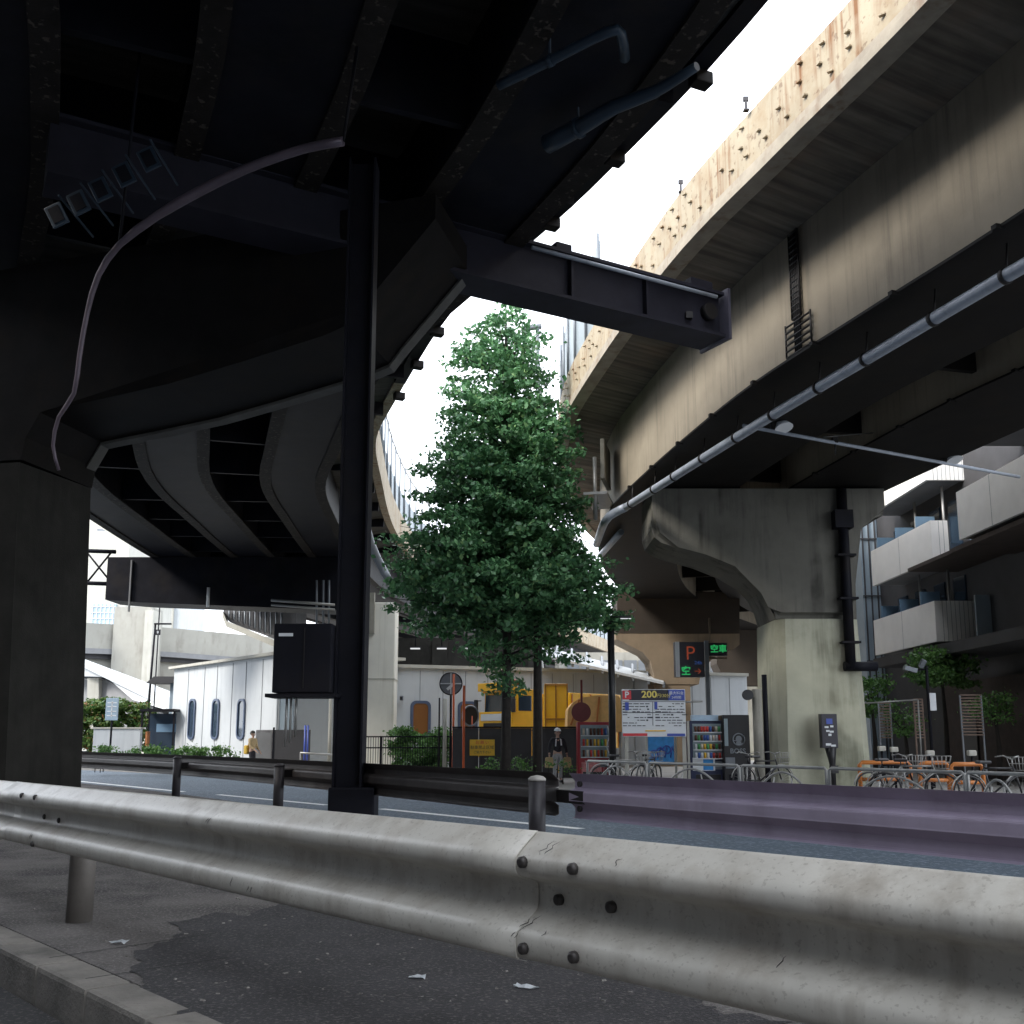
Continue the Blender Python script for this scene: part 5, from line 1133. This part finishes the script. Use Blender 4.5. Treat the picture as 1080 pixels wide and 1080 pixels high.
# luminaire on the black pole
t = thing('street_lamp', 'lit tube lamp on a short arm at the top of the black street pole', 'lamp', W(661, 652, 29.3))
bm = B(); box(bm, (0, 0, .03), (.42, .14, .07), bev=.02); obj('housing', bm, BLK, t); bm = B(); box(bm, (0, 0, -.012), (.36, .10, .012)); obj('tube', bm, LAMP, t); bm = B(); tube(bm, [(-.5, 0, .04), (.1, 0, .04)], .02, 6); obj('arm', bm, BLK, t)
for k, px in enumerate((438, 466, 492)):
    t = thing('tunnel_lamp', '%s of the lit strip lamps under the far viaduct left of the tree' % ('leftmost', 'middle', 'rightmost')[k], 'lamp', W(px, 684, 60), group='strip lamps under the far viaduct')
    bm = B(); box(bm, (0, 0, .06), (.62, .2, .1), bev=.02); tube(bm, [(0, 0, .1), (0, 0, 3.2)], .03, 6); obj('housing', bm, STEEL, t); bm = B(); box(bm, (0, -.03, -.005), (.56, .18, .07)); obj('tube', bm, LAMP, t)
# control box on the pier
t = thing('control_box', 'narrow dark control box on a tapering stalk before the mossy pier', 'control box', (X(874, 27.4), 27.4, SW))
zb = W(0, 789, 27.4).z-SW; za = W(0, 753, 27.4).z-SW
bm = B(); box(bm, (0, 0, (za+zb)/2), (.42, .25, za-zb), bev=.015); bx1 = obj('box', bm, SIGNP, t)
bm = B(); tube(bm, [(.04, 0, zb+.02), (.06, 0, zb-.3), (.07, 0, zb-.45), (.07, 0, 0)], [.16, .10, .08, .07], 8); box(bm, (.10, 0, zb-.55), (.18, .2, .2)); obj('stalk', bm, BLK, t)
bm = B()
for dx, dz, w_, h_ in ((-.08, .1, .1, .05), (.06, .12, .08, .05), (-.05, .0, .09, .05), (.05, -.02, .1, .05), (.0, -.1, .08, .06), (-.05, -.35, .14, .06), (.08, -.38, .12, .05)): box(bm, (dx, -.13, (za+zb)/2+dz), (w_, .015, h_))
obj('sticker', bm, SIGNW, bx1); bm = B(); box(bm, (0, -.13, (za+zb)/2+.25), (.16, .015, .14)); obj('screen', bm, SIGNB, bx1)

# ------------------------------------------------------------------ pavement barrier with arches
cols = [618, 683, 781, 873, 1019, 1085]
def fen_d(px):
    lo, hi = 0.5, 40.0
    for _ in range(50):
        m_ = (lo+hi)/2; p = FEN.pt(m_, 0, .4); x = 540+1080*p.x/(p.y*ct+(p.z-1)*st)
        if x > px: lo = m_
        else: hi = m_
    return lo
side = ['first', 'second', 'third', 'fourth', 'fifth']
tops = ('below the red vending machine', 'in front of the signboard', 'in front of the mossy pier base', 'in front of the orange barriers', 'at the right edge of the view')
for k in range(5):
    d1, d0 = fen_d(cols[k]+1.5), fen_d(cols[k+1]-1.5); m0 = FEN.pt(d0, 0, SW)
    t = thing('hoop_barrier', 'pale tubular pavement barrier with an arched infill %s' % tops[k], 'barrier', FEN.pt((d0+d1)/2, 0, SW), group='tubular barriers along the far pavement')
    bm = B(); a = FEN.pt(d0, 0, SW-.05); b_ = FEN.pt(d1, 0, SW-.05); U = Vector((0, 0, 1))
    tube(bm, [a, a+U*.80, a+U*.84+(b_-a)*.02, b_+U*.84+(a-b_)*.02, b_+U*.80, b_], .03, 8); wobj('frame', bm, GALV, t)
    bm = B(); tube(bm, [a.lerp(b_, .12+.76*i/16)+U*(.12+.62*math.sin(math.pi*i/16)**.8) for i in range(17)], .022, 7)
    for f in (.34, .66): tube(bm, [a.lerp(b_, f)+U*.1, a.lerp(b_, f+(.06 if f < .5 else -.06))+U*.64], .015, 6)
    wobj('arch', bm, GALV, t)
    bm = B(); tube(bm, [a+U*.22, b_+U*.22], .02, 6); wobj('low_rail', bm, GALV, t)

# ------------------------------------------------------------------ bicycles
def bicycle(label, px, Y, rz, colr, basket=True):
    t = thing('bicycle', label, 'bicycle', (X(px, Y), Y, SW), rz, 'bicycles behind the pavement barriers')
    for x in (-.53, .53):
        bm = B(); torus(bm, (x, 0, .33), .31, .02, 'Y', 22, 6); wh = obj('wheel', bm, BLK, t)
        bm = B()
        for k in range(9): a = math.pi*k/9; tube(bm, [(x+.3*math.cos(a), 0, .33+.3*math.sin(a)), (x-.3*math.cos(a), 0, .33-.3*math.sin(a))], .003, 4)
        obj('spokes', bm, GALV, wh)
    bm = B(); bb_ = (-.08, 0, .30); sd_ = (-.20, 0, .78); hd = (.38, 0, .82); hl = (.42, 0, .66)
    for a, b_ in ((bb_, sd_), (bb_, hl), (sd_, (.36, 0, .78)), (bb_, (-.53, 0, .33)), (sd_, (-.53, 0, .33)), (hd, (.53, 0, .33))): tube(bm, [a, b_], .018, 7)
    obj('frame', bm, colr, t)
    bm = B(); tube(bm, [(.22, -.27, .98), (.36, -.22, 1.0), (.38, 0, .94), (.36, .22, 1.0), (.22, .27, .98)], .013, 7); tube(bm, [(.38, 0, .8), (.38, 0, .95)], .014, 7); obj('handlebar', bm, GALV, t)
    bm = B(); tube(bm, [(-.20, 0, .76), (-.21, 0, .86)], .014, 6); box(bm, (-.21, 0, .89), (.26, .14, .06), bev=.025); obj('saddle', bm, BLK, t)
    bm = B(); torus(bm, (-.08, .05, .30), .09, .01, 'Y', 14, 5); tube(bm, [(-.08, -.1, .30), (-.02, -.1, .15)], .01, 5); tube(bm, [(-.08, .1, .30), (-.14, .1, .45)], .01, 5); obj('crank', bm, GALV, t)
    for x in (-.53, .53):
        bm = B(); tube(bm, [(x+.36*math.cos(R(a)), 0, .33+.36*math.sin(R(a))) for a in range(20, 175, 15)], .014, 5); obj('mudguard', bm, GALV, t)
    if basket:
        bm = B()
        for z in (.74, .86, .98): 
            s = .12+.05*(z-.74)/.24; tube(bm, [(.56-s, -s, z), (.56+s, -s, z), (.56+s, s, z), (.56-s, s, z), (.56-s, -s, z)], .006, 5)
        for u in (-1, -.5, 0, .5, 1):
            tube(bm, [(.56+u*.12, -.12, .74), (.56+u*.17, -.17, .98)], .005, 4); tube(bm, [(.56+u*.12, .12, .74), (.56+u*.17, .17, .98)], .005, 4); tube(bm, [(.68, u*.12, .74), (.73, u*.17, .98)], .005, 4)
        obj('basket', bm, GALV, t)
    return t
bicycle('pale grey bicycle parked below the left post of the parking signboard', 656, 27, R(8), GALV)
bicycle('dark bicycle parked below the blue banner board', 684, 27.6, R(60), BLK)
bicycle('black bicycle with a wire basket leaning beside the buff vertical pipe', 803, 25.6, R(20), BLK)
bicycle('dark bicycle in front of the black coffee machine', 788, 25.4, R(75), STEEL, False)
bicycle('dark bicycle with a pale basket parked by the leftmost orange barrier', 938, 21.5, R(15), STEEL)
bicycle('pale bicycle parked between the two left orange barriers', 960, 20.8, R(-20), GALV)
bicycle('dark bicycle at the right edge behind the last pavement barrier', 1046, 19.2, R(10), BLK)
# orange barriers
for k, (px0, px1, Y, lab) in enumerate(((905, 958, 22.6, 'leftmost orange tubular barrier, right of the mossy pier'), (968, 998, 22.2, 'small middle orange tubular barrier behind the bicycles'), (1001, 1034, 21, 'rightmost orange tubular barrier near the picture edge'))):
    xa, xb_ = X(px0, Y), X(px1, Y); t = thing('orange_barrier', lab, 'barrier', ((xa+xb_)/2, Y, SW), group='orange barriers at right'); w_ = (xb_-xa)/2
    bm = B(); tube(bm, [(-w_, 0, 0), (-w_, 0, .76), (-w_+.06, 0, .81), (w_-.06, 0, .81), (w_, 0, .76), (w_, 0, 0)], .045, 8); obj('frame', bm, ORANGE, t)
    bm = B(); tube(bm, [(-w_, 0, .45), (w_, 0, .45)], .04, 8); tube(bm, [(-w_, 0, .18), (w_, 0, .18)], .035, 8); obj('rail', bm, ORANGE, t)

# ------------------------------------------------------------------ balconied building at right
bd = thing('apartment_building', 'dark apartment building with white tiled balconies at the right', 'building', (17, 38, SW))
bm = B(); prism(bm, [(15.9, 44, SW-.1), (15.9, 24, SW-.1), (30, 24, SW-.1), (30, 44, SW-.1)], (0, 0, 17)); wobj('wall', bm, DGREY, bd)
bm = B(); xw = W(906, 600, 44).x; prism(bm, [(xw, 43.7, SW-.1), (15.88, 43.7, SW-.1), (15.88, 48, SW-.1), (xw, 48, SW-.1)], (0, 0, 15)); cw = wobj('ribbed_wall', bm, BLUEG, bd)
bm = B()
for k in range(5): box(bm, (xw+.1+k*.27, 43.66, 6), (.05, .06, 15))
for z in (4.3, 7.1, 9.6): box(bm, ((xw+15.9)/2, 43.65, z), (15.9-xw, .05, .05))
wobj('rib', bm, DGREY, cw)
def balcony(zb, zt_, y0, y1, x0, x1, nm):
    bm = B(); box(bm, (x0+.06, (y0+y1)/2, (zb+zt_)/2), (.12, y1-y0, zt_-zb)); box(bm, ((x0+x1)/2+.06, y0+.061, (zb+zt_)/2), (x1-x0-.12, .12, zt_-zb)); f = wobj(nm, bm, WTILE, bd)
    bm = B()
    n_ = max(2, int((x1-x0)/.16))
    for k in range(1, n_): box(bm, (x0+.12+k*(x1-x0-.12)/n_, y0-.002, (zb+zt_)/2), (.012, .006, zt_-zb))
    for k in (1,): box(bm, (x0-.002, y0+k*(y1-y0)/2, (zb+zt_)/2), (.006, .012, zt_-zb))
    wobj('tile_joint', bm, SEAM, f)
    bm = B(); prism(bm, [(x0+.13, y0+.13, zb+.03), (17, y0+.13, zb+.03), (17, y1-.02, zb+.03), (x0+.13, y1-.02, zb+.03)], (0, 0, .15)); wobj('floor_slab', bm, MGREY, f)
    return f
for zb, zt_, y0, y1, x0, x1 in ((4.32, 5.72, 35, 41.0, 14.55, 16.0), (7.12, 8.55, 35, 41.0, 14.6, 15.2), (10.0, 11.4, 35, 41.0, 14.55, 16.0)):
    balcony(zb, zt_, y0, y1, x0, x1, 'balcony')
for zb, zt_ in ((7.05, 8.55), (10.0, 11.4)): balcony(zb, zt_, 26.5, 30.9, 13.75, 16, 'balcony')
bm = B(); box(bm, (15.8, 33.0, 7.9), (1.5, .1, 1.7)); box(bm, (16.2, 33.8, 5.0), (1.6, .1, 1.5)); wsplit('grey_screen', bm, BLUEG, bd)
bm = B(); box(bm, (15.0, 33.5, 6.95), (1.8, 5, .12)); box(bm, (14.9, 29, 6.85), (2.2, 5.5, .14)); wsplit('soffit', bm, BRICKD, bd)
bm = B()
for zb in (4.5, 7.3, 10.2):
    for y_ in (35.9, 37.6, 39.4, 41.2): box(bm, (15.87, y_, zb+1.15), (.06, .95, 2.1))
wsplit('window', bm, GLD, bd)
bm = B()
for zb in (5.7, 8.5):
    for y_ in (36.9, 38.9, 40.9): box(bm, (15.2, y_, zb+.1), (.7, .06, 1.0))
wsplit('balcony_divider', bm, GLB, bd)
bm = B()
for zb in (4.5, 7.3, 10.2):
    for y_ in (35.5, 38.0): cyl(bm, (15.3, y_, zb), .05, 2.6, 6)
wsplit('balcony_pipe', bm, GALV, bd)
bm = B(); box(bm, (15.75, 31, 1.4), (.2, 13, 3.2)); wobj('ground_floor', bm, BRICKD, bd)
bm = B(); box(bm, (14.8, 33, 3.85), (2.1, 12, .35)); wobj('awning', bm, DGREY, bd)
bm = B(); box(bm, (15.62, 35.4, 1.0), (.06, 1.2, 2.4)); box(bm, (15.62, 29.5, 1.0), (.06, 1.6, 2.4)); wsplit('doorway', bm, BLK, bd)
for k, (px, Y, y0, y1, wp_, lab) in enumerate(((935, 31, 741, 778, 12, 'left brown lattice screen near the mossy pier'), (971, 30, 737, 778, 9, 'narrow middle brown lattice screen before the dark ground floor'), (1027, 29, 733, 775, 22, 'wide right brown lattice screen before the dark ground floor'))):
    za, zb = W(0, y0, Y).z-SW, W(0, y1, Y).z-SW; w_ = wp_/1080*Y; t = thing('lattice_screen', lab, 'screen', (X(px, Y), Y, SW), group='lattice screens at right')
    bm = B(); z = zb
    while z < za: box(bm, (0, 0, z), (w_, .03, .035)); z += .085
    obj('slats', bm, WOODD, t); bm = B()
    for dx in (-w_/2, w_/2): box(bm, (dx, .02, za/2), (.035, .05, za))
    obj('frame', bm, GREYS if k != 1 else WOODD, t)
for k, (px, py, Y) in enumerate(((930, 789, 27), (943, 790, 26.4), (981, 794, 25), (1025, 794, 24))):
    q = W(px, py+3, Y); t = thing('utility_meter', '%s of four small white boxes on posts behind the orange barriers' % ('leftmost', 'second from left', 'third from left', 'rightmost')[k], 'meter box', (q.x, q.y, SW), group='small white boxes at right')
    h_ = q.z-SW; bm = B(); box(bm, (0, 0, h_+.06), (.19, .14, .13), bev=.03); obj('box', bm, PALE, t); bm = B(); tube(bm, [(0, 0, 0), (0, 0, h_)], .03, 6); obj('post', bm, STEEL, t)
t = thing('street_lamp', 'slim dark lamp post with small white tilted floodlights under the small tree', 'lamp', (X(982, 28.5), 28.5, SW))
zt = W(0, 702, 28.5).z-SW; bm = B(); tube(bm, [(0, 0, 0), (0, 0, zt)], .045, 8); tube(bm, [(-.5, 0, zt-.15), (0, 0, zt-.1)], .03, 6); obj('pole', bm, STEEL, t)
bm = B(); box(bm, (-.12, -.05, zt+.05), (.14, .12, .24), 0, R(20), R(25), bev=.02); box(bm, (-.45, 0, zt-.1), (.35, .16, .12), 0, 0, R(15)); obj('floodlight', bm, GREYS, t)
bm = B(); box(bm, (.1, -.05, zt-1.0), (.17, .03, .48)); obj('white_plate', bm, SIGNW, t)
bm = B(); tube(bm, [W(908, 742, 29.5), W(968, 738, 29.5)], .025, 6); tube(bm, [W(908, 742, 29.5), Vector((W(908, 742, 29.5).x, 29.5, SW))], .025, 6); tube(bm, [W(968, 738, 29.5), Vector((W(968, 738, 29.5).x, 29.5, SW))], .025, 6); single('hand_rail', bm, GALV, 'thin pale rail running from the pier to the middle lattice screen', 'rail')
t = thing('wall_lamp', 'round dark horn lamp on the buff pipe beside the coffee machine', 'lamp', W(788, 733, 27.1))
bm = B(); tube(bm, [(0, -.12, 0), (0, 0, 0), (0, .1, 0)], [.14, .14, .06], 14); obj('housing', bm, BLK, t); bm = B(); tube(bm, [(0, 0, 0), (.25, .1, 0)], .03, 6); obj('arm', bm, GALV, t)

# ------------------------------------------------------------------ people
def skin_mesh(name, verts, edges, m, parent, sub=2):
    me = bpy.data.meshes.new(name); me.from_pydata([v[0] for v in verts], edges, []); o = bpy.data.objects.new(name, me); C.objects.link(o)
    o.modifiers.new('s', 'SKIN'); s_ = o.modifiers.new('d', 'SUBSURF'); s_.levels = sub; s_.render_levels = sub
    for i, v in enumerate(verts): 
        sv = me.skin_vertices[0].data[i]; sv.radius = (v[1], v[2] if len(v) > 2 else v[1]); sv.use_root = (i == 0)
    bpy.context.view_layer.update(); nm = bpy.data.meshes.new_from_object(o.evaluated_get(bpy.context.evaluated_depsgraph_get()))
    bpy.data.objects.remove(o); bpy.data.meshes.remove(me); nm.name = name; nm.materials.clear(); nm.materials.append(m)
    for p in nm.polygons: p.use_smooth = True
    r = bpy.data.objects.new(name, nm); C.objects.link(r); r.parent = parent; return r
def person(label, loc, rz, h, top, low, arms, legs, hair=HAIR, hat=None):
    """local frame: facing -Y, feet on z=0; arms = (elbow, hand) left and right; legs = (knee, foot) left and right, all for 1.7 m"""
    k = h/1.7; t = thing('person', label, 'person', loc, rz)
    def V(x, y, z): return (x*k, y*k, z*k)
    hip, ch, nk = (0, 0, .92), (0, -.01, 1.28), (0, -.01, 1.43)
    vs_ = [(V(*hip), .13*k, .10*k), (V(0, 0, 1.08), .12*k, .085*k), (V(*ch), .145*k, .10*k), (V(*nk), .055*k), (V(0, -.015, 1.50), .052*k), (V(0, -.02, 1.58), .082*k, .095*k), (V(0, -.015, 1.66), .065*k, .075*k)]
    ed = [(0, 1), (1, 2), (2, 3), (3, 4), (4, 5), (5, 6)]
    cl_ = [(V(*hip), .15*k, .12*k), (V(0, 0, 1.08), .14*k, .105*k), (V(*ch), .165*k, .12*k), (V(0, -.01, 1.41), .085*k)]; ce = [(0, 1), (1, 2), (2, 3)]
    tr = [(V(*hip), .152*k, .122*k), (V(0, 0, 1.0), .145*k, .11*k)]; te = [(0, 1)]
    for s, (el, hd) in zip((-1, 1), arms):
        sh = (s*.185, -.005, 1.36); n = len(vs_)
        fg = Vector(hd)+(Vector(hd)-Vector(el)).normalized()*.10
        vs_ += [(V(*sh), .058*k), (V(*el), .042*k), (V(*hd), .03*k), (V(*fg), .028*k, .018*k)]; ed += [(2, n), (n, n+1), (n+1, n+2), (n+2, n+3)]
        for q in range(3):
            d_ = Vector((.012*(q-1), .02*(q-1), -.02)); vs_.append((V(*(fg+(Vector(hd)-Vector(el)).normalized()*.06+d_)), .010*k)); ed.append((n+3, len(vs_)-1))
        n2 = len(cl_); w3 = Vector(el).lerp(Vector(hd), .75); cl_ += [(V(*sh), .075*k), (V(*el), .058*k), (V(*w3), .045*k)]; ce += [(2, n2), (n2, n2+1), (n2+1, n2+2)]
    for s, (kn, ft) in zip((-1, 1), legs):
        n = len(vs_); hj = (s*.09, 0, .86); to = (ft[0], ft[1]-.15, .035)
        vs_ += [(V(*hj), .085*k), (V(*kn), .058*k), (V(*ft), .04*k), (V(*to), .035*k, .03*k)]; ed += [(0, n), (n, n+1), (n+1, n+2), (n+2, n+3)]
        n2 = len(tr); an = Vector(kn).lerp(Vector(ft), .85); tr += [(V(*hj), .105*k), (V(*kn), .075*k), (V(*an), .06*k)]; te += [(0, n2), (n2, n2+1), (n2+1, n2+2)]
    skin_mesh('body', vs_, ed, SKIN, t); skin_mesh('jacket', cl_, ce, top, t); skin_mesh('trousers', tr, te, low, t)
    bm = B(); bmesh.ops.create_uvsphere(bm, u_segments=14, v_segments=10, radius=.105*k, matrix=Matrix.Translation(V(0, .012, 1.625)) @ Matrix.Diagonal((.93, 1.08, 1.0, 1)))
    bmesh.ops.delete(bm, geom=[v_ for v_ in bm.verts if v_.co.z < 1.60*k and v_.co.y < .03*k], context='VERTS')
    for f in bm.faces: f.smooth = True
    obj('hair', bm, hair, t)
    bm = B()
    for s in (-1, 1): bmesh.ops.create_uvsphere(bm, u_segments=8, v_segments=6, radius=.012*k, matrix=Matrix.Translation(V(s*.034, -.108, 1.59)))
    obj('eyes', bm, BLK, t)
    bm = B(); bmesh.ops.create_cone(bm, segments=8, radius1=.018*k, radius2=.006*k, depth=.04*k, cap_ends=True, matrix=Matrix.Translation(V(0, -.112, 1.56)) @ Matrix.Rotation(R(-20), 4, 'X')); box(bm, V(0, -.102, 1.52), (.04*k, .012*k, .01*k))
    for s in (-1, 1): box(bm, V(s*.085, -.01, 1.575), (.018*k, .035*k, .055*k))
    obj('face', bm, SKIN, t)
    for s, (kn, ft) in zip((-1, 1), legs):
        bm = B(); box(bm, V(ft[0], ft[1]-.07, .045), (.10*k, .27*k, .09*k), bev=.03*k); obj('shoe', bm, BLK, t)
    if hat:
        bm = B(); bmesh.ops.create_uvsphere(bm, u_segments=14, v_segments=10, radius=.118*k, matrix=Matrix.Translation(V(0, .005, 1.64)) @ Matrix.Diagonal((.95, 1.08, .9, 1)))
        bmesh.ops.delete(bm, geom=[v_ for v_ in bm.verts if v_.co.z < 1.63*k], context='VERTS'); box(bm, V(0, -.14, 1.635), (.16*k, .12*k, .012*k)); obj('cap', bm, hat, t)
    return t, k
Y1 = 32.0; pt, k = person('person in dark jacket and pale cap carrying a bag in each hand', (X(588, Y1), Y1, SW), R(12), 1.62, CLOTHD, CLOTHG, (((-.27, .02, 1.10), (-.29, -.06, .86)), ((.27, .02, 1.10), (.30, -.06, .86))), (((-.10, -.06, .48), (-.10, .03, .07)), ((.10, -.02, .48), (.11, .06, .07))), hat=SIGNW)
bm = B(); tube(bm, [(-.09*k, -.10*k, 1.15*k), (-.08*k, -.12*k, 1.36*k), (0, .06*k, 1.44*k), (.08*k, -.12*k, 1.36*k), (.10*k, -.10*k, 1.18*k)], .022, 6); obj('scarf', bm, SIGNW, pt)
for s, lab in ((-1, 'tan shopping bag hanging from the left hand side of the capped person'), (1, 'olive tan bag hanging on the right hand side of the capped person')):
    q = Matrix.Rotation(R(12), 3, 'Z') @ Vector((s*.30*k, -.08, .47*k)); b1 = thing('shopping_bag', lab, 'bag', pt.location+q, R(12), 'bags of the capped person')
    bm = B(); prism(bm, [(-.13, -.06, 0), (.13, -.06, 0), (.11, -.05, .32), (-.11, -.05, .32)], (0, .13, 0)); bmesh.ops.bevel(bm, geom=bm.edges[:], offset=.02, segments=2, affect='EDGES'); obj('bag', bm, CLOTHT, b1)
    bm = B(); tube(bm, [(-.07, 0, .31), (-.05, 0, .40), (.05, 0, .40), (.07, 0, .31)], .008, 5); obj('handle', bm, BLK, b1)
Y2 = 40.0; pt, k = person('bare armed person with dark hair and a yellow bag beside the white building', (X(266.5, Y2), Y2, SW), R(65), 1.62, CLOTHT, CLOTHD, (((-.22, -.06, 1.10), (-.18, -.30, .93)), ((.23, -.02, 1.10), (.17, -.24, .90))), (((-.09, -.08, .48), (-.10, .02, .07)), ((.09, .0, .48), (.10, .10, .07))))
q = Matrix.Rotation(R(65), 3, 'Z') @ Vector((0, .20*k, .78*k)); b1 = thing('shoulder_bag', 'yellow bag on the back of the person by the white building', 'bag', pt.location+q, R(65))
bm = B(); box(bm, (0, .02, .17), (.34, .16, .34), bev=.05); obj('bag', bm, CLOTHY, b1)
bm = B(); tube(bm, [(-.1, -.05, .3), (-.1, -.12, .56), (.0, -.2, .62)], .014, 6); obj('strap', bm, CLOTHY, b1)
